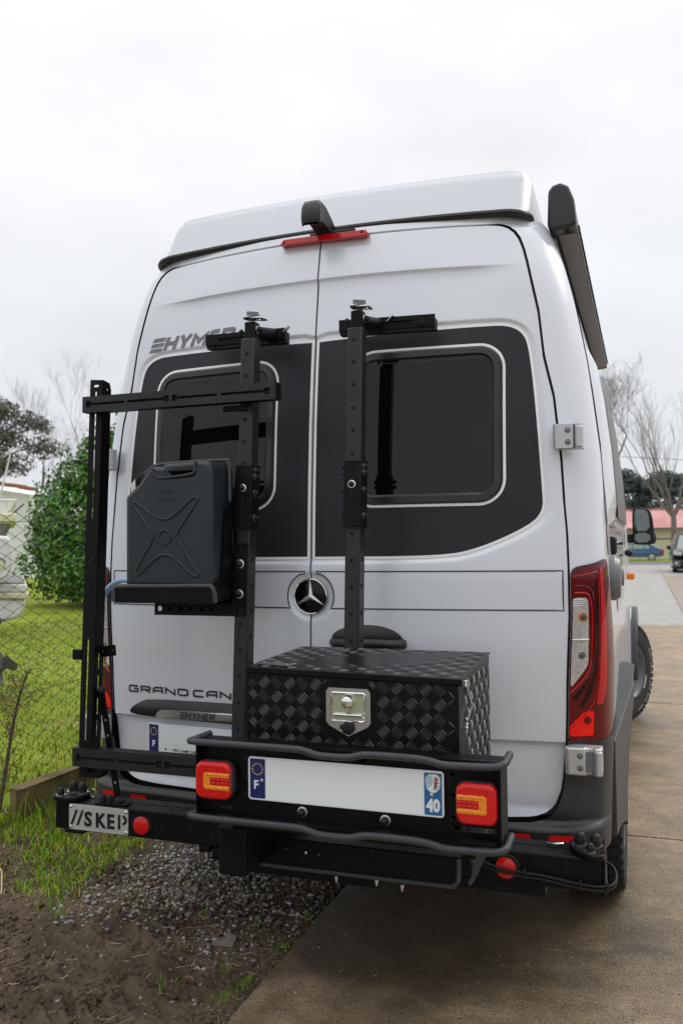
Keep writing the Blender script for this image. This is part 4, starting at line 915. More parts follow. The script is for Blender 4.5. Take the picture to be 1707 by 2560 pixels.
# left upright: folded channel with a long slot
LY = lambda z: -.193+.05*(z-2.03)
ups = [rrect(-.752, -.727, 2.026, 2.034, .004, 3), rrect(-.7415, -.7345, 1.555, 2.010, .003, 3), rrect(-.7415, -.7345, .79, 1.135, .003, 3)]+[circ(x, z, .0035, 8) for x, z in ((-.744,1.505),(-.755,1.492),(-.733,1.492),(-.755,1.418),(-.733,1.418),(-.744,1.405))]
chn = obj('upright_channel', plate([(-.763, .735), (-.711, .735), (-.711, 2.050), (-.763, 2.054)], ups, lambda a, b, t: (a, LY(b)-t, b), .003, .0), 'black', car)
sd_h = [rrect(.022, .030, z, z+.055, .003, 2) for z in (.80, .875, .955, 1.03)]+[circ(.028, 2.02, .004, 8)]
fl = plate([(.002, .735), (.050, .735), (.050, 2.02), (.040, 2.045), (.002, 2.05)], sd_h, lambda a, b, t: (-.7115+t, LY(b)+a, b), .003, .0)
obj('channel_flange', fl, 'black', chn)
obj('channel_flange', plate([(.002, .735), (.020, .735), (.020, 2.045), (.002, 2.05)], [], lambda a, b, t: (-.7625+t, LY(b)+a, b), .003, .0), 'black', chn)
for m_ in stencil(0, 0, .0495, lambda x, z, t: (-.730-z*.30, LY(1.30)-.0024-t, 1.262+x*.36)): obj('letter', m_, 'hole', chn, angle=0)
obj('channel_clip', MB().box(-.800, -.764, -.245, -.215, 1.063, 1.098), 'black', chn, bevel=.002)
bk = obj('hose_bracket', MB().obox((-.690, -.190, 1.090), (.030, 0, .004), (0, .002, 0), (-.002, 0, .019)), 'black', chn)
for x in (-.708, -.668): dome_bolt((x, -.192, 1.089+.08*(x+.69)), (.3, -1, 0), .0065, bk, washer=False)
# perforated brace strip
br0, br1 = Vector((-.702, -.215, .958)), Vector((-.640, -.205, .585))
bs = obj('brace_strip', MB().bar(br0, br1, .026, .004, (0, -1, 0)), 'black', car, bevel=.001)
holes([br0.lerp(br1, t)+Vector((0, -.0022, 0)) for t in (.28, .42, .60, .64, .68, .72, .85)], (0, -1, 0), .0035, bs, 'strip_hole', 'zinc')
dome_bolt(br0+Vector((.0, -.003, 0)), (.9, -.5, 0), .0135, bs, washer=False)
bf = obj('brace_foot', MB().box(-.745, -.62, -.195, -.15, BZ1+.0012, BZ1+.006), 'black', bs, bevel=.001)
for x, y in ((-.722, -.175), (-.695, -.172), (-.665, -.160)): obj('stud_cap', MB().dome((x, y, BZ1+.006), (0, 0, 1), .0105, .026), 'blackr', bs)
obj('brace_knob', MB().dome((-.638, -.208, .582), (1, -.35, .1), .0125, .030), 'blackr', bs)
# perforated angle bracket carrying the can
ol = [(-.4715, 1.2245), (-.140, 1.2245), (-.131, 1.234), (-.131, 1.462), (-.179, 1.462), (-.179, 1.268), (-.4715, 1.268)]
hs = [circ(-.452, 1.246, .0095), circ(-.4635, 1.2565, .002, 8), circ(-.4635, 1.2345, .002, 8)]
for k, x in enumerate((-.412, -.372, -.334, -.293, -.255)): hs.append(circ(x, 1.246, .0085) if k % 2 else rrect(x-.006, x+.006, 1.240, 1.252, .001, 1))
hs += [circ(-.156, 1.246, .009), circ(-.156, 1.344, .009), circ(-.156, 1.444, .009), circ(-.167, 1.456, .0028, 8), circ(-.145, 1.456, .0028, 8)]
lb = obj('angle_bracket', plate(ol, hs, lambda a, b, t: (a, PYF(b)-.006-t, b), .005, .0), 'black', car)
for z in (1.395, 1.297): dome_bolt((-.156, PYF(z)-.0085, z), (0, -1, .06), .0108, lb)
# lower stub of the left post and clutter under the beam
obj('hinge_stub', MB().box(-.168, -.116, -.280, -.205, .452, .56), 'black', car, bevel=.003)
und = MB(); und.box(-.33, -.29, -.20, -.16, .435, .4595); und.box(-.27, -.21, -.22, -.16, .425, .458); und.box(-.20, .3, -.22, -.12, .40, .4595); und.cyl((-.236, -.225, .44), (-.236, -.20, .44), .013)
und.box(.2, .8, -.20, -.12, .43, .46); obj('beam_underside_fittings', und, 'black', car, bevel=.003)
for x, z in ((-.287, .435), (-.225, .432), (.17, .415), (.30, .42), (.38, .415)): obj('nut', MB().lathe((x, -.235 if x > -.2 else -.225, z), (0, 0, -1), [(.006, -.014), (.006, -.004), (.0035, -.003), (.0035, .005), (0, .005)], 8), 'zinc', car)
dome_bolt((-.085, -.30, .475), (.5, -1, 0), .013, car)

# lamp board with its bumper tubes
YB = -.690
bh = [rrect(.645, .700, .9155, .918, .001, 1), circ(.640, .892, .006), circ(.640, .843, .006), circ(.640, .790, .006), circ(.085, .893, .005), circ(.082, .80, .005), circ(.086, .845, .005), rrect(.005, .045, .757, .764, .002, 2), rrect(.150, .162, .772, .776, .001, 1), rrect(.08, .10, .765, .769, .001, 1), rrect(.640, .745, .760, .772, .004, 2), circ(.285, .917, .013), circ(.41, .917, .013), circ(.50, .925, .004, 8)]
lbd = obj('lamp_board', plate([(-.046, .728), (.763, .728), (.763, .938), (-.046, .938)], bh, lambda a, b, t: (a, YB-t, b), .004, .0), 'black', car)
obj('board_flange', MB().box(-.046, .763, YB-.045, YB-.002, .745, .748), 'black', lbd)
obj('board_flange', MB().box(.7605, .7645, YB-.045, YB+.05, .728, .938), 'black', lbd); obj('board_flange', MB().box(-.0475, -.0435, YB-.03, YB+.05, .728, .938), 'black', lbd)
obj('board_flange', MB().box(-.046, .763, YB-.03, YB+.035, .9345, .9375), 'black', lbd)
for m_ in stencil(0, 0, .0495, lambda x, z, t: (.110+x*.42, YB-.0024-t, .9085+z*.42)): obj('letter', m_, 'hole', lbd, angle=0)
WX = [-.050, -.045, .10, .245, .275, .312, .345, .388, .412, .440, .50, .565, .60, .632, .70, .752, .768]
WZ_ = [.0, .0, .001, .001, -.002, -.010, -.011, -.010, -.005, -.0, .001, .0, -.004, -.010, -.009, -.006, -.004]
def wavy(z0): return catmull([(-.048, -.640, z0), (-.052, -.715, z0), (-.044, -.738, z0)]+[(x, -.742, z0+q) for x, q in zip(WX[2:-1], WZ_[2:-1])]+[(.772, -.730, z0+.0), (.774, -.690, z0+.004), (.774, -.655, z0+.006)], 5)
for z0 in (.938, .742):
    tb = obj('bumper_tube', MB().tube(wavy(z0), .0088, 12), 'rub', car)
    rb_ = MB()
    pth = wavy(z0)
    L_ = [0]
    for a, b in zip(pth[:-1], pth[1:]): L_.append(L_[-1]+(b-a).length)
    ng = int(L_[-1]/.0068)
    for k in range(ng):
        q = L_[-1]*k/ng; i = max(j for j in range(len(L_)) if L_[j] <= q); i = min(i, len(pth)-2); p = pth[i].lerp(pth[i+1], (q-L_[i])/(L_[i+1]-L_[i]+1e-9)); d = (pth[i+1]-pth[i]).normalized()
        rb_.lathe(p-d*.0016, d, [(.0082, 0), (.0096, .0016), (.0082, .0032)], 10)
    tag(obj('tube_ribbing', rb_, 'rub', tb), kind='stuff')
obj('eyelet', MB().tube([(-.03+.013*math.cos(a), -.66, .915+.013*math.sin(a)) for a in np.linspace(0, 2*math.pi, 21)[:-1]], .004, 6, True), 'black', car)
# square tail lamps on the board
def lamp(x0, x1, z0, z1, flip):
    y = YB-.004; g = lambda o: (lambda a, b, t: (a, y-t, b+.006*(a-x0)*0))
    lm = obj('tail_lamp', MB().prism(rrect(x0, x1, z0, z1, .022, 5), g(0), 0, .024), 'blackr', car, bevel=.004)
    obj('lamp_lens', MB().prism(rrect(x0+.002, x1-.002, z0+.002, z1-.002, .022, 6), g(0), .020, .042), 'redb', lm, bevel=.009, seg=3)
    fx = (lambda a: x0+x1-a) if flip else (lambda a: a)
    u = lambda q: fx(x0+(x1-x0)*q); v = lambda q: z0+(z1-z0)*q
    C = [(u(1-.0), v(.28)), (u(.32), v(.28)), (u(.26), v(.33)), (u(.26), v(.67)), (u(.32), v(.72)), (u(.95), v(.72)), (u(.95), v(.60)), (u(.44), v(.60)), (u(.44), v(.40)), (u(.95), v(.40)), (u(.95), v(.28))][1:]
    obj('amber_lens', MB().prism(C, g(0), .0415, .0432), 'amber', lm, bevel=.0008)
    obj('lamp_lens', MB().prism([(u(.46), v(.415)), (u(.95), v(.415)), (u(.95), v(.585)), (u(.46), v(.585))], g(0), .0415, .0428), 'red', lm)
    dm = MB()
    for i in range(4):
        for j in range(2): dm.ell((u(.53+.12*i), y-.0430, v(.455+.09*j)), .0052, .002, .0042, 10, 6)
    obj('led', dm, 'redb', lm)
    fm = MB()
    for i in range(9):
        for j in (.31, .645): fm.ell((u(.36+.068*i), y-.0432, v(j+.025)), .0042, .0012, .0042, 8, 5)
    obj('amber_facet', fm, 'amber', lm)
    if not flip: obj('lamp_side_window', MB().box(x1-.004, x1+.0025, y-.037, y-.018, z0+.025, z1-.02), 'bulb', lm)
    return lm
lamp(-.044, .064, .787, .888, False); lamp(.654, .757, .7875, .8885, True)
# the big registration plate on the board
PL = obj('number_plate', MB().prism(rrect(.0965, .6205, .7885, .9005, .009), lambda a, b, t: (a, YB-.006-t, b), 0, .003), 'plate', car, bevel=.001)
gy = lambda o: (lambda a, b, t=0: (a, YB-.0092-o-t, b))
obj('plate_rim', ribbon(dense(rrect(.0985, .6185, .7905, .8985, .008), .05), dense(rrect(.1015, .6155, .7935, .8955, .006), .05), gy(.0002)), 'crest', PL)
obj('country_band', MB().prism(rrect(.1025, .1455, .7935, .8955, .002, 1), gy(0), .0003, .0008), 'eu', PL)
obj('band_stars', stars(.124, .869, .0145, .0033, gy(.001)), 'star', PL, angle=0)
obj('band_letter', text_mb('F', .031, lambda a, b, t: gy(.001)(.1125+a, .818+b, t), .0004, offset=.0008), 'crest', PL, angle=0)
obj('region_band', MB().prism(rrect(.5715, .6155, .7935, .8955, .002, 1), gy(0), .0003, .0008), 'reg', PL)
obj('band_number', text_mb('40', .0405, lambda a, b, t: gy(.001)(.5935+a, .8035+b, t), .0004, offset=.0022, sx=.80, align='CENTER'), 'crest', PL, angle=0)
sh = smooth_poly([(.5755, .8925), (.6115, .8925), (.6115, .862), (.606, .853), (.5935, .846), (.581, .853), (.5755, .862)], 1)
obj('crest_shield', MB().prism(sh, gy(0), .0008, .0011), 'crest', PL)
wv = MB()
for k in range(3):
    xs = .5785+.0048*k; zz_ = np.linspace(.8905, .858-.003*k*-1, 10); L_ = [(xs+.0008*math.sin(z*1400), z) for z in zz_]; wv.add([gy(.0013)(a, b) for a, b in L_]+[gy(.0013)(a+.0026, b) for a, b in L_], [(i, i+1, 11+i, 10+i) for i in range(9)])
obj('crest_waves', wv, 'wave', PL, angle=0)
ln = MB()
for st, r in (([(.598,.861),(.6005,.868),(.602,.875),(.601,.881)], .0026), ([(.602,.878),(.606,.882),(.6075,.879)], .0012), ([(.601,.872),(.606,.873),(.608,.870)], .0012), ([(.5995,.866),(.605,.864),(.607,.860)], .0013), ([(.599,.864),(.597,.858),(.5945,.857)], .0014), ([(.5985,.862),(.602,.857),(.6045,.856)], .0012), ([(.5995,.868),(.5955,.872),(.5965,.878),(.594,.882)], .0011), ([(.5985,.8835),(.601,.8845),(.603,.882)], .0022)):
    ln.tube([gy(.0012)(a, b) for a, b in st], r, 6)
for v in range(len(ln.v)): x, y, z = ln.v[v]; ln.v[v] = (x, min(max(y, YB-.0112), YB-.0102), z)
obj('crest_beast', ln, 'lion', PL, angle=0)
for x, z in ((.1365, .8405), (.590, .8425)): obj('plate_screw', MB().lathe(gy(.0008)(x, z), (0, -1, 0), [(.0043, 0), (.0043, .002), (.0025, .003), (0, .003)], 12), 'zinc', PL)
for x in (.248, .4705): dome_bolt((x, YB-.0045, .768), (0, -1, 0), .0098, car)
# step board under the lamps with rubber edge
stp = obj('step_board', MB().prism([(.022, .533), (.600, .538), (.600, .604), (.022, .607)], lambda a, b, t: (a, -.455+t, b), 0, .004), 'black', car, bevel=.001)
obj('step_edging', MB().tube(catmull([(.014,-.457,.607),(.014,-.457,.555),(.022,-.457,.533),(.045,-.457,.5265),(.30,-.457,.528),(.56,-.457,.530),(.588,-.457,.535),(.600,-.457,.552),(.602,-.457,.604)], 6),   .0065, 8), 'rub', stp)
obj('step_edging', MB().tube(catmull([(-.010,-.40,.612),(-.010,-.40,.575),(.0,-.40,.56)], 5), .006, 8), 'rub', stp)
obj('step_edging', MB().tube(catmull([(.628,-.40,.585),(.630,-.40,.545),(.618,-.41,.525)], 5), .007, 8), 'rub', stp)
obj('step_tread', MB().box(.02, .605, -.451, -.20, .604, .608), 'tread', stp)
cm = obj('paint_chip', MB(), None, stp) if False else None
chips = MB()
for x, z, r in ((.055,.580,.0042),(.098,.578,.0018),(.158,.573,.0045),(.198,.571,.0018),(.355,.60,.0012)): chips.lathe((x, -.4551, z), (0, -1, 0), [(r, 0), (r*.8, .0006), (0, .0007)], 8)
obj('bolt_head', chips, 'zinc', stp)
obj('swing_arm', MB().box(.02, .70, -.645, -.45, .69, .725), 'black', car, bevel=.004)
obj('swing_arm', MB().box(-.02, .06, -.645, -.20, .56, .69), 'black', car, bevel=.004)
obj('gusset', MB().prism([(.628, .545), (.645, .62), (.675, .62), (.640, .545)], lambda a, b, t: (a, -.42-t, b), 0, .004), 'rub', car)
# cables cable-tied along the right-hand half of the beam
cb = MB()
for o in (0, .011): cb.tube(catmull([(.62,BY0-.012,.520-o),(.665,BY0-.016,.507-o),(.74,BY0-.014,.500-o),(.80,BY0-.014,.497-o),(.88,BY0-.013,.487-o),(.95,BY0-.012,.484-o),(.985,BY0+.005,.487-o*.8),(.995,BY0+.04,.498-o*.4),(.985,BY0+.075,.512),(.962,BY0+.09,.52)], 8), .0038, 8)
cbo = obj('cable', cb, 'blackr', car)
for x, z in ((.745, .4945), (.90, .480), (.972, .480)):
    obj('cable_tie', MB().box(x-.003, x+.003, BY0-.020, BY0, z-.010, z+.012), 'blackr', cbo, bevel=.001); obj('cable_tie_head', MB().box(x-.004, x+.004, BY0-.024, BY0-.018, z+.010, z+.020), 'blackr', cbo)

# ------------------------------------------------------------------ storage box with tread plate relief
bx = thing('storage_box', 'black tread plate storage box with shiny paddle latch, standing behind the number plate board', 'storage box', (.36, -.42, .73))
BL, BR, BF, BK = .0660, .6580, -.650, -.240
def boxpt(u, v, w_):     # u across, v depth (0 front), w height 0..1 ; the front sags slightly to the right
    zt = 1.128-.010*u+(1.135-(1.128-.010*u))*v; zb_ = .735
    return (BL+(BR-BL)*u, BF+(BK-BF)*v, zb_+(zt-zb_)*w_)
def bpanel(u0, u1, v0, v1, w0, w1): return MB().add([boxpt(u, v, q) for u in (u0, u1) for v in (v0, v1) for q in (w0, w1)], [(0,1,3,2),(4,6,7,5),(0,4,5,1),(2,3,7,6),(0,2,6,4),(1,5,7,3)])
cas = obj('box_case', bpanel(.004, .996, .012, 1, 0, .985), 'tread', bx, bevel=.003)
lid = obj('box_lid', MB().add([(p[0]+dx, p[1]+dy, p[2]+dz) for p, dx, dy, dz in ((boxpt(0,0,1), 0, -.004, 0), (boxpt(1,0,1), .002, -.004, 0), (boxpt(1,1,1), .002, 0, 0), (boxpt(0,1,1), 0, 0, 0), (boxpt(0,0,1), 0, -.004, -.016), (boxpt(1,0,1), .002, -.004, -.016), (boxpt(1,1,1), .002, 0, -.004), (boxpt(0,1,1), 0, 0, -.004))], [(0,1,2,3),(0,4,5,1),(1,5,6,2),(2,6,7,3),(3,7,4,0),(4,7,6,5)]), 'tread', bx, bevel=.0075, seg=3)
obj('box_front', bpanel(.004, .985, -.002, .010, 0, .955), 'tread', bx, bevel=.0015)
obj('front_edge', bpanel(.9865, .994, -.001, .012, 0, .955), 'treadbar', bx)
def tread_bars(place, nu, nv, pitch, keep=lambda a, b: True):
    mb = MB(); Lb, Wb, hb = .0150, .0013, .0014
    for i in range(nu):
        for j in range(nv):
            cu, cv = (i+.5)*pitch, (j+.5)*pitch; o = 1 if (i+j) % 2 else -1; d = np.array([1, o])/math.sqrt(2); nrm = np.array([-d[1], d[0]])
            for k in range(-2, 3):
                c = np.array([cu, cv])+nrm*k*.0062; ll = Lb*(1-.05*abs(k))
                q = [(-1, 0, 0), (-.5, 1, 0), (.5, 1, 0), (1, 0, 0), (.5, -1, 0), (-.5, -1, 0), (-.55, 0, 1), (.55, 0, 1)]
                P = []
                for a, b, h in q:
                    p = c+d*a*ll+nrm*(b*Wb*1.2+.0025*(1-abs(a)))*1.0; P.append((p[0], p[1], h*hb))
                if not all(keep(p[0], p[1]) for p in P): continue
                mb.add([place(*p) for p in P], [(0, 1, 6), (1, 2, 7, 6), (2, 3, 7), (3, 4, 7), (4, 5, 6, 7), (5, 0, 6)])
    return mb
uw = BR-BL
fk = lambda a, b: .006 < a < uw*.985-.004 and .004 < b < .372 and not (.228 < a < .360 and .218 < b < .358)
tag(obj('tread_bar', tread_bars(lambda a, b, h: (BL+a, BF-.0009-h*1.3, .735+b), 16, 10, .0370, fk), 'treadbar', bx, angle=0), kind='stuff')
tk = lambda a, b: .004 < a < uw-.004 and .004 < b < .405
def toppt(a, b, h): p = boxpt(a/uw, b/.41, 1); return (p[0], p[1], p[2]+h*1.2+.0001)
tag(obj('tread_bar', tread_bars(toppt, 16, 11, .0370, tk), 'treadbar', bx, angle=0), kind='stuff')
sk = lambda a, b: .018 < a < .405 and .004 < b < .375
tag(obj('tread_bar', tread_bars(lambda a, b, h: (BR-.0022+h*1.2, BF+a, .735+b), 11, 10, .0370, sk), 'treadbar', bx, angle=0), kind='stuff')
# paddle latch
LP = [(.3005, .995), (.309, .985), (.3615, .959), (.4135, .985), (.4215, .995), (.4215, 1.073), (.414, 1.0825), (.308, 1.0825), (.3005, 1.073)]
yl = BF-.0015
win = rrect(.3145, .407, .998, 1.070, .006, 3)
lt = obj('paddle_latch', plate(LP, [win], lambda a, b, t: (a, yl-.0015-t, b), .003, .0), 'steel', bx)
obj('latch_dish', MB().prism(rrect(.315, .4065, .9985, 1.0695, .005, 3), lambda a, b, t: (a, yl-t, b), -.0003, .0007), mat('polished_dish', (.50, .52, .36), rough=.28, metal=.55), lt, angle=30)  # yellow-green of reflected grass is put into the dish colour
obj('latch_frame', MB().tube([(x, yl-.003, z) for x, z in dense(win, .02)], .0028, 8, True), 'chrome', lt)
obj('latch_paddle', MB().tube([(.322, yl-.006, 1.0145), (.40, yl-.006, 1.0145)], .0042, 8), 'chrome', lt)
obj('latch_paddle', MB().box(.318, .404, yl-.002, yl+.003, .999, 1.011), 'chrome', lt, bevel=.002)
obj('lock_barrel', MB().lathe((.361, yl-.0, 1.048), (0, -1, 0), [(.0175, 0), (.0175, .004), (.0145, .008), (.0145, .014), (.010, .017), (0, .0175)], 24), 'chrome', lt, angle=40)
obj('lock_barrel', MB().tube([(.361, yl-.010, 1.045), (.361, yl-.012, 1.021)], .0048, 8), 'chrome', lt)
obj('lock_cover', MB().lathe((.3615, yl-.004, .9815), (0, -1, 0), [(.0165, 0), (.0185, .003), (.0185, .008), (.014, .010), (0, .010)], 6), 'blackr', lt, bevel=.002)
obj('cover_tab', MB().box(.339, .350, yl-.009, yl-.004, .978, .988), 'blackr', lt, bevel=.001)
obj('rating_plate', MB().add([toppt(a, b, .003) for a, b in ((.010, .028), (.118, .020), (.125, .062), (.022, .070))], [(0, 1, 2, 3)]), 'bulb', bx)
for a, b in ((.014, .032), (.115, .026), (.121, .058), (.026, .065)): obj('rivet', MB().ell(toppt(a, b, .0035), .0028, .0028, .0016, 8, 5), 'zinc', bx)
# lid stay on the right-hand side
xs_ = BR+.003
st = obj('lid_stay', MB().bar((xs_+.003, -.618, 1.098), (xs_+.006, -.565, 1.038), .0085, .002, (1, 0, 0)), 'steel', bx)
obj('lid_stay', MB().bar((xs_+.006, -.565, 1.038), (xs_+.004, -.612, 1.015), .006, .002, (1, 0, 0)), 'steel', bx)
for y, z in ((-.618, 1.106), (-.622, 1.099), (-.612, 1.013), (-.612, 1.000), (-.615, .992)): obj('stay_rivet', MB().lathe((xs_-.002, y, z), (1, 0, 0), [(.0055, 0), (.0055, .004), (.003, .006), (0, .006)], 12), 'chrome', st)

# ------------------------------------------------------------------ jerry can in its holder
jc = thing('jerry_can', 'dark slate plastic jerry can with a pressed cross, strapped in the carrier holder', 'jerry can', (-.35, -.27, 1.3))
CY = -.348
zzx = lambda a: -.516+(a-128)*(.3195/907.); zzz = lambda b: 1.7265-(b-110)*(.4015/1270.)
co = [(135,440),(128,470),(128,1385),(1038,1385),(1038,220),(1028,150),(985,105),(890,103),(868,120),(860,150),(560,150),(425,140),(380,165),(330,230),(300,285)]
co = [(zzx(a), zzz(b)) for a, b in co]
hole = [(zzx(a), zzz(b)) for a, b in [(600,205),(840,200),(846,232),(800,240),(650,250),(612,240)]]
cb_ = obj('can_body', plate(round_poly(co, .012), [smooth_poly(hole, 1)], lambda a, b, t: (a, CY+.080-t, b), .160, .014), 'can', jc, angle=50)
for md in [cb_]:
    pass
# recess behind the grip, grip bar
obj('can_grip', MB().tube(catmull([(zzx(540), CY+.02, zzz(175)), (zzx(570), CY+.018, zzz(168)), (zzx(700), CY+.014, zzz(165)), (zzx(860), CY+.014, zzz(158))], 6), .0155, 12), 'can', jc)
gr = MB(); P = smooth_poly([(zzx(a), zzz(b)) for a, b in [(440,170),(425,190),(450,245),(500,272),(640,262),(845,240),(868,215),(866,130)]], 2, False); gr.tube([(a, CY+.001, b) for a, b in P], .0058, 8); obj('grip_edge', gr, 'can', jc)
# pressed cross: one closed bead
cross = []
tips = [((215,545),(222,508),(255,510)), ((850,470),(890,475),(893,515)), ((905,1245),(895,1275),(850,1275)), ((275,1268),(240,1250),(243,1210))]
mids = [((430,660),(550,703),(660,655)), ((690,810),(675,860),(690,905)), ((650,1075),(555,1048),(455,1085)), ((420,910),(432,865),(415,810))]
ctl = []
for t, m in zip(tips, mids): ctl += list(t)+list(m)
ctl = smooth_poly([(zzx(a), zzz(b)) for a, b in ctl], 3)
bead = MB().tube([(a, CY+.0006, b) for a, b in ctl], .0050, 10, True); obj('pressed_cross', bead, 'can', jc)
obj('pressed_ring', MB().tube([(zzx(552)+.0215*math.cos(a), CY-.0002, zzz(878)+.0232*math.sin(a)) for a in np.linspace(0, 2*math.pi, 33)[:-1]], .0042, 8, True), 'can', jc)
em = MB(); em.tube([(a, CY+.0004, b) for a, b in dense(rrect(zzx(415), zzx(683), zzz(545), zzz(355), .008), .02)], .0014, 6, True)
em.tube([(zzx(477)+.0165*math.cos(a), CY+.0004, zzz(425)+.0165*math.sin(a)) for a in np.linspace(.8, 5.5, 20)], .0013, 6)
for z_, a0, a1 in ((402,515,660),(416,520,655),(432,515,600),(480,485,660),(496,485,655),(515,430,660)):
    x = a0
    while x < a1: 
        em.box(zzx(x), zzx(min(x+9, a1)), CY-.001, CY+.002, zzz(z_)-.0013, zzz(z_)+.0013); x += 14
obj('moulded_emblem', em, 'can', jc)
nk0, nk1 = Vector((zzx(285), CY+.07, zzz(262))), Vector((zzx(185), CY+.07, zzz(215)))
nk0 = Vector((zzx(300), CY+.075, zzz(300))); nk1 = Vector((zzx(215), CY+.075, zzz(215)))
cap_ = obj('screw_cap', MB().lathe(nk0, nk1-nk0, [(.026, 0), (.026, .012), (.032, .013), (.032, .034), (.028, .037), (0, .037)], 20), 'blackr', jc, angle=40)
obj('cap_rib', MB().lathe(nk0+(nk1-nk0).normalized()*.016, nk1-nk0, [(.0335, 0), (.0335, .014), (.02, .014)], 10), 'blackr', cap_, angle=0)
# the holder (part of the carrier)
hd = obj('can_holder', MB().prism(round_poly([(-.547, 1.276), (-.547, 1.324), (-.186, 1.328), (-.182, 1.276)], .014), lambda a, b, t: (a, CY-.014+t, b), 0, .004), 'black', car)
obj('holder_edging', MB().tube(catmull([(-.549,CY-.013,1.276),(-.550,CY-.014,1.306),(-.541,CY-.014,1.322),(-.51,CY-.014,1.326),(-.36,CY-.014,1.3275),(-.215,CY-.014,1.329),(-.190,CY-.014,1.325),(-.181,CY-.012,1.305),(-.179,CY-.010,1.277)], 8), .0078, 10), 'rub', hd)
holes([(x, CY-.0146, z) for x, z in ((-.517,1.306),(-.517,1.296),(-.212,1.310),(-.212,1.299),(-.415,1.297),(-.364,1.2975),(-.315,1.298))], (0, -1, 0), .0045, hd)
obj('holder_slot', MB().prism(rrect(-.395, -.337, 1.3075, 1.3125, .0025, 3), lambda a, b, t: (a, CY-.0141-t, b), 0, .0006), 'hole', hd, angle=0)
obj('bracket_backing', MB().box(-.436, -.140, -.222, -.214, 1.228, 1.270), 'hole', hd)
obj('holder_tray', MB().box(-.548, -.182, CY-.012, -.165, 1.272, 1.278), 'black', hd)
obj('holder_back', MB().prism([(-.20, 1.278), (-.175, 1.30), (-.172, 1.55), (-.182, 1.60), (-.20, 1.60)], lambda a, b, t: (-.1735, t-.0, b) if False else (a, t, b), -.19, -.183), 'black', hd)
obj('holder_side', MB().prism([(CY-.008, 1.272), (-.175, 1.272), (-.175, 1.70), (-.19, 1.72), (-.225, 1.60), (CY+.075, 1.575), (CY+.05, 1.36), (CY-.008, 1.326)], lambda a, b, t: (-.186+t, a, b), 0, .004), 'black', hd)
obj('holder_slot', MB().prism(rrect(-.235, -.225, 1.43, 1.51, .004, 3), lambda a, b, t: (-.1815+t, a, b), 0, .0006), 'hole', hd, angle=0)
for z in (1.363, 1.300): obj('zinc_nut', MB().lathe((-.178, -.18, z), (0, -1, 0), [(.0045, 0), (.0045, .005), (0, .005)], 8), 'zinc', hd)
obj('holder_hoop', MB().tube(catmull([(-.500,-.255,1.703),(-.470,-.25,1.725),(-.44,-.245,1.732),(-.33,-.243,1.736),(-.205,-.24,1.737),(-.192,-.24,1.730),(-.187,-.242,1.70),(-.183,-.25,1.60)], 6), .0062, 8), 'rub', hd)
obj('holder_strap', MB().tube(catmull([(-.535,-.25,1.66),(-.522,-.25,1.69),(-.49,-.25,1.707),(-.45,-.25,1.705)], 6), .010, 8), 'blackr', hd)
obj('toggle_clip', MB().prism([(-.531, 1.665), (-.512, 1.682), (-.510, 1.64), (-.514, 1.60), (-.519, 1.565), (-.529, 1.563), (-.524, 1.60)], lambda a, b, t: (a-.003, -.29+t, b), 0, .012), 'steel', hd, bevel=.001)
obj('toggle_foot', MB().box(-.535, -.520, -.30, -.27, 1.556, 1.566), 'blackr', hd)

# ------------------------------------------------------------------ water hose
ho = thing('water_hose', 'pale blue water hose with brass tap connector hanging behind the left upright', 'hose', (-.72, -.15, 1.1))
obj('hose_tube', MB().tube(catmull([(-.56,-.20,1.335),(-.62,-.16,1.338),(-.68,-.13,1.334),(-.720,-.115,1.322),(-.750,-.11,1.300),(-.772,-.11,1.26),(-.780,-.11,1.21),(-.775,-.115,1.16),(-.764,-.12,1.115)], 8), .0098, 12), 'hose', ho)
obj('hose_clip', MB().cyl((-.764, -.12, 1.128), (-.760, -.12, 1.106), .0118, n=14), 'zinc', ho, bevel=.002)
bc = obj('brass_connector', MB().lathe((-.760, -.12, 1.106), (.03, 0, -1), [(.0105, 0), (.0105, .010), (.012, .011), (.012, .022), (.009, .024), (.009, .045), (.0118, .047), (.0118, .058), (.010, .060), (.010, .075), (.0122, .077), (.0122, .088), (0, .088)], 12), 'brass', ho, angle=30)

# ------------------------------------------------------------------ ground
def noise2(x, y, s, seed=0):      # cheap value noise
    r = np.random.default_rng(seed); G = r.random((64, 64)); X = x*s+1000; Y = y*s+1000; i = np.floor(X).astype(int); j = np.floor(Y).astype(int); fx = X-i; fy = Y-j
    fx = fx*fx*(3-2*fx); fy = fy*fy*(3-2*fy); g = lambda a, b: G[a % 64, b % 64]
    return (g(i,j)*(1-fx)+g(i+1,j)*fx)*(1-fy)+(g(i,j+1)*(1-fx)+g(i+1,j+1)*fx)*fy
def fbm(x, y, s, o=4, seed=0): return sum(noise2(x, y, s*2**k, seed+k)/2**k for k in range(o))/sum(1/2**k for k in range(o))
structure('ground', MB().box(-400, 400, -300, 500, -.6, -.16), 'ground')
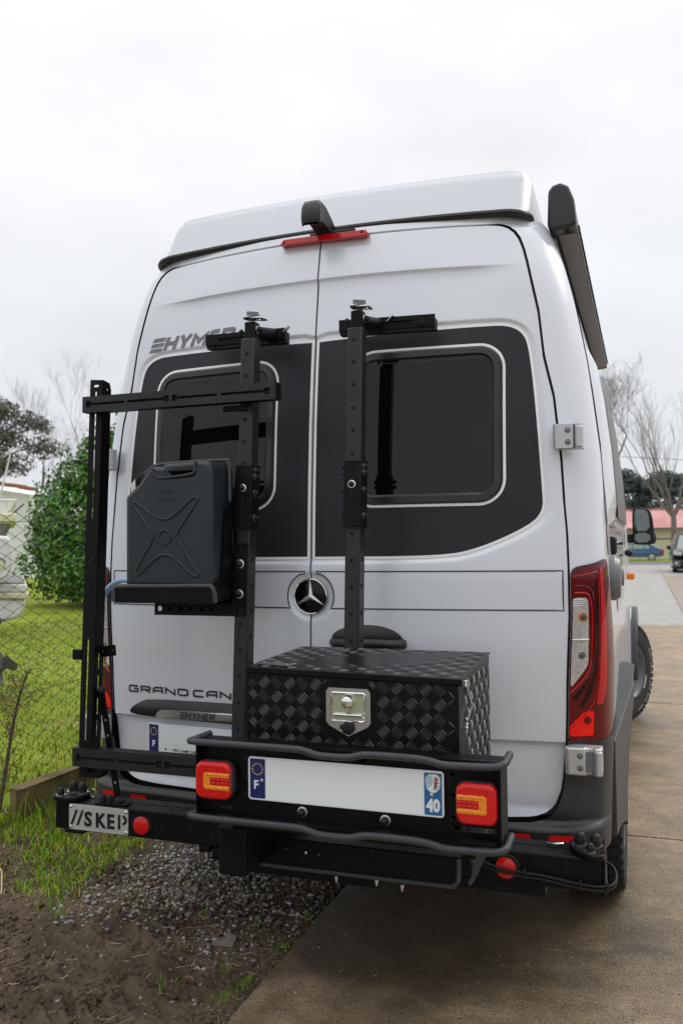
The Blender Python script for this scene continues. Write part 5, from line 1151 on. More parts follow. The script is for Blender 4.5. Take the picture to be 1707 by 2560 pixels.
# damp soil strip beside the slab, with churned tyre marks
def soil_h(x, y):
    edge = SS((x+.50)/.35)
    tr = np.exp(-((x+.78+.25*(y))/.30)**4)*SS((.55-y)/.3)
    lug = np.abs(((y*1.0+x*.35)*11.5+1.5*noise2(x, y, 5, 3)) % 1-.5)*2
    h = -.035+.05*(fbm(x, y, 1.3, 3, 5)-.5)+.022*(fbm(x, y, 7, 4, 9)-.5)-.030*np.abs(fbm(x, y, 17, 4, 2)-.5)*2+.012+.016*(fbm(x, y, 60, 2, 22)-.5)+tr*(-.030+.050*SS((lug-.25)/.5)*noise2(x, y, 9, 8))
    h += .03*SS((-1.25-x)/.5)
    return h*(1-.6*edge)-.010*edge+.03*SS((-x-1.6)/.4)
xs = np.concatenate([np.linspace(-2.25, -.128, 420)]); ysg = np.concatenate([np.linspace(-1.0, 1.1, 430), np.linspace(1.11, 9, 120), np.linspace(9.2, 53.9, 60)])
Xg, Yg = np.meshgrid(xs, ysg, indexing='ij'); Zg = soil_h(Xg, Yg); ii = np.arange(Xg.size).reshape(Xg.shape)
soil = bpy.data.objects.new('soil', arr_mesh('soil', np.stack([Xg, Yg, Zg], -1).reshape(-1, 3), np.stack([ii[:-1,:-1], ii[1:,:-1], ii[1:,1:], ii[:-1,1:]], -1).reshape(-1, 4)))
soil.data.materials.append(MT['soil']); link(soil); soil['kind'] = 'structure'
# concrete drive cast in bays
drive = structure('driveway', MB().box(-.145, 60, -6, 55, -.15, -.018), 'grouts')
rows_ = [(-5.8, -1.8), (-1.8, 1.77), (1.77, 5.5), (5.5, 9.3), (9.3, 13.1), (13.1, 20.7), (20.7, 28.4), (28.4, 36.5), (36.5, 54)]
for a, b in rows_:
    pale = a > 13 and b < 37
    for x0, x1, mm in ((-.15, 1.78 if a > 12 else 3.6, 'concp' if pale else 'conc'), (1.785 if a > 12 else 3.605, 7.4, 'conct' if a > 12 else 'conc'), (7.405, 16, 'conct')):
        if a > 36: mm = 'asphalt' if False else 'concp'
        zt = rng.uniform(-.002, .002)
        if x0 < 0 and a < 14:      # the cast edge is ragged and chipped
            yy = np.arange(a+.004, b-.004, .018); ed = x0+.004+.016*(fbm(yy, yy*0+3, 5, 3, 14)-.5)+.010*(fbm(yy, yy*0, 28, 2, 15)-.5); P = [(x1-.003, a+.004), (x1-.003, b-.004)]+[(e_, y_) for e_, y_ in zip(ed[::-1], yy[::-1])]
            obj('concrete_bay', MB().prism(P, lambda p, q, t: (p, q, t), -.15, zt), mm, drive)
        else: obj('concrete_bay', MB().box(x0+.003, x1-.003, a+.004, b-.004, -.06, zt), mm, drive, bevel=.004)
structure('road', MB().box(-80, 90, 54.05, 62.5, -.06, .0), 'asphalt')
structure('verge', MB().box(-80, 90, 62.6, 90, -.05, .03), 'lawnsoil')
# the lawn behind the fence lies a little higher
lx = np.concatenate([np.linspace(-45, -8, 30), np.linspace(-7.8, -2.12, 40)]); ly = np.concatenate([np.linspace(-3, 12, 60), np.linspace(12.5, 45, 30)])
Xl, Yl = np.meshgrid(lx, ly, indexing='ij'); Zl = .15+.05*(fbm(Xl, Yl, .8, 3, 4)-.5)-.1-.35*SS((1.02-Yl)/.22); ii = np.arange(Xl.size).reshape(Xl.shape)
lawn = bpy.data.objects.new('lawn', arr_mesh('lawn', np.stack([Xl, Yl, Zl], -1).reshape(-1, 3), np.stack([ii[:-1,:-1], ii[1:,:-1], ii[1:,1:], ii[:-1,1:]], -1).reshape(-1, 4)))
lawn.data.materials.append(MT['lawnsoil']); link(lawn); lawn['kind'] = 'structure'

def blades(name, P, hmin, hmax, wmin, wmax, m, lean=.6, label=None):
    n = len(P); h = rng.uniform(hmin, hmax, n); wd = rng.uniform(wmin, wmax, n); a = rng.uniform(0, 2*np.pi, n); t = np.stack([np.cos(a), np.sin(a), 0*a], 1); b = rng.uniform(0, 2*np.pi, n)
    ln_ = rng.uniform(.1, lean, n)*h; d = np.stack([np.cos(b)*ln_, np.sin(b)*ln_, 0*b], 1); up = np.stack([0*h, 0*h, h], 1)
    v = np.stack([P-t*wd[:, None]/2, P+t*wd[:, None]/2, P+d*.35+up*.6+t*wd[:, None]*.38, P+d*.35+up*.6-t*wd[:, None]*.38, P+d+up*(1-.15*(ln_/h)[:, None])], 1).reshape(-1, 3)
    o = np.arange(n)[:, None]*5; F = np.concatenate([o+np.array([[0, 1, 2]]), o+np.array([[0, 2, 3]]), o+np.array([[3, 2, 4]])], 1).reshape(-1, 3)
    ob = bpy.data.objects.new(name, arr_mesh(name, v, F, False)); ob.data.materials.append(MT[m]); link(ob); ob['kind'] = 'stuff'; ob['category'] = 'grass'
    if label: ob['label'] = label
    return ob
def rnd_pts(n, x0, x1, y0, y1, fn, zf):
    x = rng.uniform(x0, x1, n); y = rng.uniform(y0, y1, n); k = rng.random(n) < fn(x, y); x, y = x[k], y[k]; return np.stack([x, y, zf(x, y)], 1)
ico = bmesh.new(); bmesh.ops.create_icosphere(ico, subdivisions=1, radius=1); IV = np.array([tuple(q.co) for q in ico.verts]); IF = np.array([[q.index for q in f.verts] for f in ico.faces]); ico.free()
def pebbles(name, Pg, sz, m, label, flat=.7, sink=.35):
    n = len(Pg); S3 = sz[:, None]*rng.uniform(.55, 1.25, (n, 3)); S3[:, 2] *= flat
    V = IV[None]*(1+rng.uniform(-.28, .28, (n, 12, 1)))*S3[:, None, :]; an = rng.uniform(0, 2*np.pi, n); c_, s_ = np.cos(an)[:, None], np.sin(an)[:, None]
    V = np.stack([V[:, :, 0]*c_-V[:, :, 1]*s_, V[:, :, 0]*s_+V[:, :, 1]*c_, V[:, :, 2]], -1)+Pg[:, None, :]; V[:, :, 2] += sz[:, None]*sink
    g = bpy.data.objects.new(name, arr_mesh(name, V.reshape(-1, 3), (IF[None]+np.arange(n)[:, None, None]*12).reshape(-1, 3), False)); g.data.materials.append(MT[m]); link(g); return tag(g, label, name.split('_')[-1], kind='stuff')
lz = lambda x, y: .15+.05*(fbm(x, y, .8, 3, 4)-.5)
blades('lawn_grass', rnd_pts(52000, -9, -2.15, .9, 12, lambda x, y: .35+.65*fbm(x, y, 1.2, 3, 31), lz), 0.012, .045, .005, .011, 'grassm', 1.0, 'short green lawn grass behind the wire fence')
blades('lawn_grass', rnd_pts(40000, -14, -2.2, 1.0, 16, lambda x, y: SS((fbm(x, y, .7, 3, 44)-.46)/.12), lz), 0.012, .042, .006, .012, 'grassy', 1.0, 'yellowish patches of lawn grass behind the wire fence')
blades('fence_grass', rnd_pts(2600, -2.75, -2.12, .8, 5, lambda x, y: .5+0*x, lz), .02, .085, .006, .012, 'grassy', .7, 'long yellow green grass along the foot of the fence')
blades('dead_grass', rnd_pts(26000, -9, -2.15, .9, 11, lambda x, y: SS((fbm(x, y, 1.6, 3, 55)-.48)/.12), lz), .01, .04, .005, .011, 'straw', 1.3, 'brown dead patches in the lawn behind the fence')
vg = lambda x, y: SS((-x-1.16-.28*(fbm(x, y, 3, 2, 12)-.5))/.22)*SS((y-.10-.6*(fbm(x, y, 2.2, 2, 6)-.5))/.25)*(.25+.75*SS((fbm(x, y, 5, 3, 17)-.42)/.15))
blades('verge_grass', rnd_pts(16000, -2.2, -1.0, -.1, 2.6, vg, soil_h), .015, .062, .003, .007, 'grassv', 1.0, 'patchy green verge grass left of the gravel')
blades('verge_grass', rnd_pts(9000, -2.2, -.95, -.2, 2.2, lambda x, y: vg(x, y)*.8, soil_h), .012, .05, .003, .007, 'grassvy', 1.2, 'yellow and dry blades among the verge grass')
blades('timber_grass', rnd_pts(900, -2.0, -1.62, .75, 1.6, lambda x, y: x*0+.28, soil_h), .06, .22, .004, .008, 'grassm', .7, 'tall green tufts at the foot of the timber')
tu = np.concatenate([np.stack([rng.normal(x, r, n), rng.normal(y, r*1.3, n), np.full(n, -.012)], 1) for x, y, r, n in ((-.20,.42,.018,60),(-.19,.15,.015,70),(-.20,-.12,.02,90),(-.22,-.22,.02,90),(-.36,.30,.012,40),(-.60,.33,.012,30),(-.34,.05,.01,20),(-.30,-.05,.012,30),(-.95,.38,.02,40),(-.75,.52,.015,30),(-.46,-.22,.02,30))])
blades('joint_weeds', tu[::2], .008, .03, .002, .004, 'grassm', 1.2, 'small green weeds sprouting along the edge of the concrete')
blades('dead_grass', rnd_pts(5000, -2.2, -.95, -.25, 2.0, lambda x, y: vg(x, y)*.7, soil_h), .008, .04, .003, .006, 'straw', 1.6, 'brown dead blades matted into the verge grass')
Pk = rnd_pts(900, -.15, 1.6, -.6, 1.4, lambda x, y: np.exp(-(x+.15)/.12)+.05, lambda x, y: 0*x+.0)
pebbles('grit', Pk, rng.gamma(2., .0011, len(Pk)).clip(.0008, .005), 'stone', 'loose grit along the edge of the concrete')
# dry straw and rootlets lying on the soil
Ps = rnd_pts(6000, -2.0, -.16, -.62, .9, lambda x, y: .15+.85*SS((fbm(x, y, 2.2, 3, 71)-.42)/.2), lambda x, y: soil_h(x, y)+.004)
n = len(Ps); a = rng.uniform(0, 2*np.pi, n); L_ = rng.gamma(2., .009, n).clip(.004, .05); d = np.stack([np.cos(a)*L_, np.sin(a)*L_, rng.uniform(-.1, .25, n)*L_], 1); t = np.stack([-np.sin(a), np.cos(a), .3+0*a], 1)*rng.uniform(.0004, .0011, n)[:, None]
k = t*0; k[:, 0] = rng.normal(0, .25, n)*L_; k[:, 1] = rng.normal(0, .25, n)*L_
v = np.stack([Ps-d-t, Ps-d+t, Ps+k+t, Ps+k-t, Ps+d+t, Ps+d-t], 1).reshape(-1, 3); o = np.arange(n)[:, None]*6
sw = bpy.data.objects.new('straw', arr_mesh('straw', v, np.concatenate([o+np.array([[0,1,2,3]]), o+np.array([[3,2,4,5]])], 1).reshape(-1, 4), False)); sw.data.materials.append(MT['straw']); link(sw); tag(sw, 'dry straw and rootlets scattered over the brown soil', 'straw', kind='stuff')
Pc = rnd_pts(9000, -1.9, -.16, -.62, .75, lambda x, y: .12+.88*SS((fbm(x, y, 3, 3, 61)-.45)/.15), soil_h)
pebbles('soil_clods', Pc, rng.gamma(2.2, .0028, len(Pc)).clip(.002, .018), 'soil', 'crumbled clods of dark damp soil', .8, .25)
# gravel: loose crushed stones
gdens = lambda x, y: SS((1.32+x)/.30)*SS((y-.05-.5*(fbm(x, y, 2.5, 2, 81)-.5))/.30)*(.35+.65*SS((-.22-x)/.3))
Pg = rnd_pts(26000, -1.45, -.16, -.1, 2.2, lambda x, y: gdens(x, y)*(.5+.5*fbm(x, y, 6, 2, 91)), soil_h)
Pg = np.vstack([Pg, rnd_pts(220, -1.9, -.16, -.6, .4, lambda x, y: .6+0*x, soil_h)])
pebbles('gravel', Pg, rng.gamma(3.2, .0018, len(Pg)).clip(.0025, .013), 'stone', 'grey crushed gravel under the left end of the beam')
tag(obj('stone_flake', MB().prism([(-.505,.135),(-.372,.130),(-.385,.185),(-.425,.205),(-.435,.160)], lambda a, b, t: (a, b, float(soil_h(np.array(a), np.array(b)))+.006+t+.12*(b-.13)), 0, .006), mat('pale_stone', (.22, .18, .15), rough=.8)), 'flat pale stone flake lying on the soil', 'stone')
rts = MB()
for P in ([(-1.72,.36,.03),(-1.62,.34,.04),(-1.55,.27,.02),(-1.49,.20,.0)], [(-1.62,.34,.04),(-1.60,.26,.03),(-1.575,.20,.0)], [(-1.70,.30,.03),(-1.62,.23,.015),(-1.60,.16,.0)]): rts.tube(catmull(P, 6), .0035, 6)
tag(obj('dry_root', rts, 'straw'), 'pale forked dry root lying at the edge of the verge grass', 'root')

# ------------------------------------------------------------------ timber edging, wire fence, dead weed
tm = thing('timber_edging', 'weathered square timber edging board at the foot of the fence', 'timber', (-2.0, 1.6, 0))
tmb = MB(); ysx = np.linspace(.86, 4.2, 40)
tmb.grid([[(xx+.05*(y-.86)+.004*math.sin(y*9+k), y+(.015*k if y < .9 else 0), zz_+.004*math.sin(y*7+k*2)) for k, (xx, zz_) in enumerate(((-1.99, -.03), (-1.99, .197), (-1.985, .204), (-2.06, .205), (-2.068, .198), (-2.068, -.03)))] for y in ysx])
tmb.add([(xx, .862+.015*k, zz_) for k, (xx, zz_) in enumerate(((-1.99, -.03), (-1.99, .197), (-1.985, .204), (-2.06, .205), (-2.068, .198), (-2.068, -.03)))], [tuple(range(6))])
obj('board', tmb, 'wood', tm, angle=25)
fe = thing('wire_fence', 'rusty chain link wire fence between the timber edging and the lawn', 'fence', (-2.25, 3, .15))
FX = lambda y: -2.25-.02*math.sin(y*1.3)
fm = MB(); p_ = .071; y0f, y1f = .72, 9.4; nz = 22
nzz = int(1.5/p_*2)
for k in range(int((y1f-y0f)/p_)+1):          # each woven wire zigzags from top to bottom
    pts = []
    yb = y0f+k*p_; sg = 1 if k % 2 else -1
    for j in range(nzz+1):
        q = sg*(1 if j % 2 else -1); y = yb+q*(p_*.5+.0015); z = .165+j*p_*.5+.03*(yb-1.)*(j/nzz)
        pts.append((FX(y)+.003*q+.012*math.sin(yb*3+z*2), y+.006*math.sin(z*5+yb), z))
    fm.tube(pts, .0026, 4)
tag(obj('wire_mesh', fm, 'wire', fe, angle=0), kind='stuff')
obj('tension_wire', MB().tube([(FX(y), y, 1.60+.03*(y-1)) for y in np.linspace(.5, 9.5, 40)], .002, 5), 'wire', fe)
obj('tension_wire', MB().tube([(FX(y), y, .62+.01*(y-1)) for y in np.linspace(.5, 9.5, 40)], .0018, 5), 'wire', fe)
for y in (.42, 3.4, 6.4, 9.4): obj('fence_post', MB().cyl((FX(y)-.03, y, 0), (FX(y)-.03, y, 1.72), .022, n=10), 'wire', fe)
wd_ = thing('dead_weed', 'tall dead brown weed stalk with seed heads in front of the fence', 'weed', (-2.17, 1.0, .0))
stp_ = catmull([(-2.175,.95,.0),(-2.17,.98,.15),(-2.135,1.0,.42),(-2.09,1.0,.62),(-2.03,1.0,.78)], 10)
sm_ = MB().tube(stp_, [.012*(1-.6*i/len(stp_)) for i in range(len(stp_))], 6)
R_ = random.Random(3); hd_ = []
for i in range(70):
    q = R_.uniform(.12, 1.0); b = stp_[min(int(q*len(stp_)), len(stp_)-1)]; e_ = b+Vector((R_.uniform(-.10, .10), R_.uniform(-.10, .10), R_.uniform(.0, .14)))*(.45+.55*q); sm_.tube([b, (b+e_)/2+Vector((0, 0, -.006)), e_], .0014, 4)
    for _ in range(9 if q > .5 else 3): hd_.append(e_+Vector((R_.gauss(0, .014), R_.gauss(0, .014), R_.gauss(0, .016))))
obj('stem', sm_, 'stem', wd_)
hm = MB()
for p in hd_: hm.lathe(p, (R_.gauss(0, 1), R_.gauss(0, 1), 1), [(.001, -.004), (.0042, 0), (.001, .005)], 5)
tag(obj('seed_heads', hm, 'weed', wd_, angle=0), kind='stuff')

# ------------------------------------------------------------------ plants
def leaf_cloud(P, N, size, asp, fold=.25):     # P positions, N normals -> folded leaf quads
    n = len(P); s = rng.uniform(*size, n)[:, None]; r = rng.normal(size=(n, 3)); t = np.cross(N, r); t /= np.linalg.norm(t, axis=1)[:, None]; b = np.cross(N, t)
    v = np.stack([P-t*s/2, P+b*s*asp/2+N*s*fold*.3-t*s*.05, P+t*s/2, P-b*s*asp/2+N*s*fold*.3-t*s*.05, P-t*s*.28+b*s*asp*.38+N*s*.05, P-t*s*.28-b*s*asp*.38+N*s*.05], 1).reshape(-1, 3)
    o = np.arange(n)[:, None]*6
    return v, np.concatenate([o+np.array([[0, 4, 1, 2]]), o+np.array([[0, 2, 3, 5]])], 1).reshape(-1, 4)
def shell_pts(n, blobs, depth=.35):
    tot = sum(b[3]*b[4] for b in blobs); P = []; N = []
    for x, y, z, rx, rz in blobs:
        k = int(n*rx*rz/tot); d = rng.normal(size=(k, 3)); d /= np.linalg.norm(d, axis=1)[:, None]; q = 1-depth*rng.random(k)**1.6
        q *= 1+.16*(fbm(d[:, 0]*2+x, d[:, 2]*2+d[:, 1], 2.2, 3, 5)-.5)
        P.append(np.array([x, y, z])+d*q[:, None]*np.array([rx, rx, rz])); nn_ = d+rng.normal(0, .6, (k, 3)); nn_[:, 2] += .35; N.append(nn_/np.linalg.norm(nn_, axis=1)[:, None])
    return np.vstack(P), np.vstack(N)
hg_ = thing('laurel_bush', 'big glossy green laurel bush behind the wire fence', 'bush', (-10.8, 15, .1))
bl = [(-11.0,15.2,1.6,2.1,2.0),(-11.9,14.9,2.1,1.35,1.6),(-10.9,15.2,2.9,1.25,1.5),(-12.2,14.8,1.0,1.3,1.1),(-10.2,15.2,2.6,1.5,1.65),(-9.2,15.5,1.9,1.6,1.9),(-11.3,15.0,3.72,.7,.8),(-10.4,15.1,3.7,.8,.8),(-11.9,14.9,3.1,.7,.7),(-12.65,14.7,1.9,.55,1.0),(-10.6,14.3,.9,1.5,.9),(-9.2,14.6,1.0,1.6,1.0)]
P, N = shell_pts(30000, bl, .5); k = P[:, 2] > .18; v, F = leaf_cloud(P[k], N[k], (.10, .18), .46)
lf = bpy.data.objects.new('foliage', arr_mesh('foliage', v, F, False)); lf.data.materials.append(MT['leaf']); link(lf, hg_); lf['kind'] = 'stuff'
sp_ = MB()
for i in range(46):      # upright leafy shoots that break the outline
    b = bl[R_.randrange(len(bl))]; a = R_.uniform(0, 6.28); p = Vector((b[0]+b[3]*.7*math.cos(a), b[1]+b[3]*.5*math.sin(a), b[2]+b[4]*.72)); sp_.tube([p, p+Vector((R_.gauss(0, .1), R_.gauss(0, .1), R_.uniform(.3, .55)))], .008, 4)
for i in range(9): sp_.tube([(-10.9+R_.gauss(0, .3), 15.2, 0), (-10.9+R_.gauss(0, .9), 15.2+R_.gauss(0, .4), 2.4)], [.05, .02], 6)
obj('stem', sp_, 'stem', hg_)
SP_ = np.array(sp_.v[:46*8]).reshape(46, 8, 3).mean(1); Q = []
for c in SP_:
    for q in range(26): Q.append(c+np.array([rng.normal(0, .07), rng.normal(0, .07), rng.uniform(-.15, .32)]))
Q = np.array(Q); Nn = rng.normal(size=Q.shape); Nn[:, 2] += .4; Nn /= np.linalg.norm(Nn, axis=1)[:, None]; v, F = leaf_cloud(Q, Nn, (.09, .14), .4)
l2 = bpy.data.objects.new('foliage', arr_mesh('foliage', v, F, False)); l2.data.materials.append(MT['leaf']); link(l2, hg_); l2['kind'] = 'stuff'
# single leaves picked out on the side that faces the camera
lm_ = arr_mesh('leaf', *leaf_cloud(np.zeros((1, 3)), np.array([[0, 0, 1.]]), (.155, .155), .45), False); lm_.materials.append(MT['leaf'])
cand = P[k]; nc = N[k]; fr = np.where((nc[:, 1] < -.2) & (cand[:, 0] < -10.2))[0]; fr = rng.choice(fr, min(240, len(fr)), False)
for i in fr:
    o = bpy.data.objects.new('leaf', lm_); o.location = Vector(cand[i])+Vector((0, -.06, 0)); q = Vector(nc[i]).to_track_quat('Z', 'Y'); o.rotation_euler = (q @ Matrix.Rotation(rng.uniform(0, 6.28), 3, 'Z').to_quaternion()).to_euler()
    COL.objects.link(o); o.parent = hg_; o.matrix_parent_inverse = WM[hg_.name].inverted()

def tree(name, label, base, h, spread, seed, levels=5, trunk_r=.16, mat_='twig', clear=.3, nb=3, up=.55, group=None, twigs=True, first=None):
    R = random.Random(seed); tk, tw = MB(), MB()
    def grow(p, d, L, r, lv):
        pts = [p]; q = p
        for i in range(3):
            d = (d+Vector((R.gauss(0, .10), R.gauss(0, .10), R.gauss(.03, .06)))).normalized(); q = q+d*(L/3); pts.append(q)
        rs = [r, r*.88, r*.76, r*.64]
        (tk if lv >= levels-1 else tw).tube(pts, rs, 7 if lv >= levels-1 else (5 if lv > 2 else 3))
        if lv <= 0: return
        n = nb+(1 if R.random() < .5 else 0)+(1 if lv < 3 else 0)
        for k in range(n):
            j = R.choice((1, 2, 3)) if k else 3; b = pts[j]; a = R.uniform(0, 6.28); sd_ = Vector((math.cos(a), math.sin(a), 0))
            nd = (d*up+sd_*spread*R.uniform(.5, 1.1)+Vector((0, 0, R.uniform(.1, .45)))).normalized()
            grow(b, nd, L*R.uniform(.58, .82), max(rs[j]*R.uniform(.40, .60), .004), lv-1)
    t = thing(name, label, 'tree', base, group)
    b = Vector(base)
    if first:
        tk.tube([b, b+Vector((.05, 0, clear*h))], [trunk_r, trunk_r*.9], 9)
        for dx, dy, dz in first: grow(b+Vector((.05, 0, clear*h)), Vector((dx, dy, dz)).normalized(), h*.30, trunk_r*.55, levels-1)
    else:
        tk.tube([b, b+Vector((R.gauss(0, .1), 0, clear*h))], [trunk_r, trunk_r*.85], 9); grow(b+Vector((0, 0, clear*h)), Vector((R.gauss(0, .1), 0, 1)), h*.27, trunk_r*.85, levels)
    obj('trunk', tk, mat_ if isinstance(mat_, str) else 'bark', t); tag(obj('crown', tw, mat_, t, angle=0), kind='stuff'); return t
tree('bare_tree', 'large bare tree with spreading twigs beside the awning', (-.6, 44, 0), 10.6, .85, 11, 6, .17, 'twig', .24, 3, .6)
tree('bare_tree', 'pollarded bare tree with upright limbs in front of the red roof', (2.62, 50, 0), 10.5, .40, 23, 5, .17, 'bark', .27, 3, .8, first=[(-.45,0,1),(-.15,.2,1),(.12,-.1,1),(.45,.1,1),(-.75,.1,.8)])
tree('bare_tree', 'bare tree at the right edge behind the black van', (5.2, 53, 0), 11, .5, 31, 5, .17, 'bark', .25, 3, .75, first=[(-.55,0,1),(-.1,.2,1),(.35,-.1,1)])
for i, (x, y, h, sd_) in enumerate(((-42, 50, 13.5, 41), (-38.3, 50, 14.2, 43), (-34.2, 51, 12.6, 47))):
    tree('bare_tree', ['thin bare tree next to the pine on the skyline', 'tallest thin bare tree above the laurel bush', 'thin bare tree behind the upper cross bar'][i], (x, y, 0), h, .55, sd_, 5, .13, 'twig', .3, 3, .75, 'bare trees beyond the white house')
def pine(label, base, h, crowns, seed, m='pinen', dens=9000, size=(.25, .6), group=None, tr=.22):
    t = thing('pine_tree', label, 'tree', base, group); b = Vector(base); R = random.Random(seed); tk = MB()
    tk.tube([b, b+Vector((R.gauss(0, .3), 0, h*.5)), b+Vector((R.gauss(0, .5), 0, h*.93))], [tr, tr*.75, tr*.3], 8)
    for x, z, rx, rz in crowns: tk.tube([b+Vector((0, 0, max(z-rz*1.2, h*.3))), b+Vector((x*.6, 0, z-rz*.3)), b+Vector((x, R.gauss(0, .4), z))], [tr*.4, tr*.25, .03], 5)
    obj('trunk', tk, 'bark', t)
    bl = [(b.x+x, b.y+R.gauss(0, .5), z, rx, rz) for x, z, rx, rz in crowns]; P, N = shell_pts(dens, bl, .8); v, F = leaf_cloud(P, N, size, .35)
    o = bpy.data.objects.new('crown', arr_mesh('crown', v, F, False)); o.data.materials.append(MT[m]); link(o, t); o['kind'] = 'stuff'; return t
pine('grey green pine with a ragged crown behind the white house', (-41.2, 45, 0), 12.5, [(-.5,11.2,1.5,1.0),(1.0,10.9,1.2,.8),(2.6,10.2,1.3,.7),(-2.0,9.8,1.6,1.0),(.6,9.2,2.0,1.0),(3.8,9.7,.9,.6),(2.9,8.4,1.4,.8),(-1.5,7.9,2.0,1.0),(1.0,7.2,2.0,.9),(-3.5,11,1.5,1.2),(-5,9,2,1.5)], 5, 'pinen', 9000, (.16, .42))
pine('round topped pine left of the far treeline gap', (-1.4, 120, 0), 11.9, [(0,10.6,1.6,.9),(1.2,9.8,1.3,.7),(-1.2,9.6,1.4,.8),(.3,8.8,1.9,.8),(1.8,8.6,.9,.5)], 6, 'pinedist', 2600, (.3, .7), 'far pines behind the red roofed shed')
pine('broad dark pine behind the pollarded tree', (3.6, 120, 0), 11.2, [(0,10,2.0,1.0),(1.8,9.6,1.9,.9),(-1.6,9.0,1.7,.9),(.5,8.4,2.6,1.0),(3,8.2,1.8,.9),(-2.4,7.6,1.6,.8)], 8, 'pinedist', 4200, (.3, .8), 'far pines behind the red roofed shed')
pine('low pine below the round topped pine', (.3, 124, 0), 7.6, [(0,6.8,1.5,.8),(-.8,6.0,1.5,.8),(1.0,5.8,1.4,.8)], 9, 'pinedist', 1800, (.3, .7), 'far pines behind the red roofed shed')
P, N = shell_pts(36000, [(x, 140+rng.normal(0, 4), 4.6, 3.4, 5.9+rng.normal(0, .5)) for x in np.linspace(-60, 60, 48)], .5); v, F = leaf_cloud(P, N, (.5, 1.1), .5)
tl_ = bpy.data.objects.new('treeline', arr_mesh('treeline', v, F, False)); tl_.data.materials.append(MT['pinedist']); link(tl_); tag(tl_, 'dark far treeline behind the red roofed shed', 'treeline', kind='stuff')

# ------------------------------------------------------------------ buildings, boats, vehicles, cable
sh_ = thing('long_shed', 'long low cream shed with a faded red metal roof', 'shed', (4, 73, 0))
obj('wall', MB().box(-14, 30, 70.4, 77, 0, 2.5), 'cream', sh_)
rfm = MB(); nrib = 110
for i in range(nrib):
    x = -14.5+45*i/nrib; rfm.add([(x, 69.9, 2.52), (x+.31, 69.9, 2.52), (x+.31, 73.7, 4.15), (x, 73.7, 4.15), (x+.31, 69.9, 2.57), (x+.41, 69.9, 2.57), (x+.41, 73.7, 4.20), (x+.31, 73.7, 4.20)], [(0, 1, 2, 3), (4, 5, 6, 7), (1, 4, 7, 2)])
obj('roof', rfm, 'redroof', sh_, angle=0)
obj('roof', MB().add([(-14.5, 73.7, 4.18), (30.5, 73.7, 4.18), (30.5, 77.6, 2.5), (-14.5, 77.6, 2.5)], [(0, 1, 2, 3)]), 'redroof', sh_)
obj('ridge_cap', MB().box(-14.5, 30.5, 73.55, 73.85, 4.17, 4.23), 'redroof', sh_); obj('gutter', MB().box(-14.5, 30.5, 69.8, 69.9, 2.46, 2.56), 'bark', sh_)
obj('wall_band', MB().box(-14, 30, 70.36, 70.4, 1.62, 1.72), 'bark', sh_)
wh_ = thing('white_house', 'white rendered house with a terracotta tiled verge behind the boats', 'house', (-32, 32, 0))
obj('wall', MB().prism([(-44, 0), (-26.0, 0), (-26.0, 3.95), (-36, 5.6), (-44, 4.2)], lambda a, b, t: (a, 30+t, b), 0, 8), 'wallw', wh_)
for k in range(16):
    t = k/16; a, b = (-25.7-10.3*t, 3.95+1.7*t), (-25.7-10.3*(t+1/16), 3.95+1.7*(t+1/16)); obj('roof_tile', MB().bar((a[0], 29.9, a[1]+.25+.03*(k % 2)), (b[0], 29.9, b[1]+.25+.03*(k % 2)), .16, .6, (0, -1, 0)), 'terra', wh_)
bo = thing('motor_boat', 'white motor boat with outboard and grey propeller behind the fence', 'boat', (-5.2, 3.4, .5))
hull = [(-3.215, .985), (-3.20, 1.068), (-7.5, 1.10), (-8.2, 1.06), (-7.6, .75), (-6, .62), (-3.55, .86), (-3.26, .92)]
obj('hull', MB().prism(hull, lambda a, b, t: (a, 2.55+t, b), 0, 1.7), 'gel', bo, bevel=.03, seg=3)
obj('rub_rail', MB().box(-7.6, -3.176, 2.515, 4.3, 1.07, 1.118), 'gely', bo, bevel=.012); obj('gunwale', MB().box(-7.6, -3.19, 2.53, 4.28, 1.119, 1.180), 'gel', bo, bevel=.012); obj('deck', MB().box(-7.6, -3.21, 2.56, 4.25, 1.1805, 1.188), 'nonslip', bo)
ob_ = obj('engine_cowling', MB().prism(smooth_poly([(-3.95, 1.19), (-3.335, 1.19), (-3.335, 1.48), (-3.355, 1.535), (-3.40, 1.55), (-3.95, 1.57)], 2), lambda a, b, t: (a, 2.40+t, b), 0, .34), 'gel', bo, bevel=.02)
obj('cowling_badge', MB().lathe((-3.435, 2.398, 1.335), (0, -1, 0), [(.04, 0), (.036, .006), (0, .007)], 20), 'gely', ob_)
obj('cowling_vent', MB().tube([(-3.435+.042*math.cos(a), 2.397, 1.335+.042*math.sin(a)) for a in np.linspace(.3, 2.8, 12)], .008, 6), 'nonslip', ob_)
obj('outboard_leg', MB().prism([(-3.50, .92), (-3.42, .92), (-3.50, .72), (-3.47, .60), (-3.50, .50), (-3.75, .50), (-3.75, .92)], lambda a, b, t: (a, 2.44+t, b), 0, .12), 'teal', bo, bevel=.02)
pr_ = MB()
for k in range(3):
    a = math.radians(20+120*k); c = Vector((-3.475, 2.46, .565)); rd = Vector((math.cos(a)*.35, -.2, math.sin(a))); rd = Vector((math.cos(a), 0, math.sin(a))); tn = Vector((-math.sin(a), 0, math.cos(a))); ax_ = Vector((0, -1, 0))
    pr_.grid([[c+rd*r+tn*(wq*s_)+ax_*(.03*s_) for s_ in (-1, -.5, 0, .5, 1)] for r, wq in ((.02, .025), (.05, .05), (.09, .062), (.118, .045), (.128, .02))])
obj('propeller', pr_, 'prop', bo, angle=60); obj('propeller_hub', MB().ell((-3.475, 2.45, .565), .035, .06, .035), 'prop', bo)
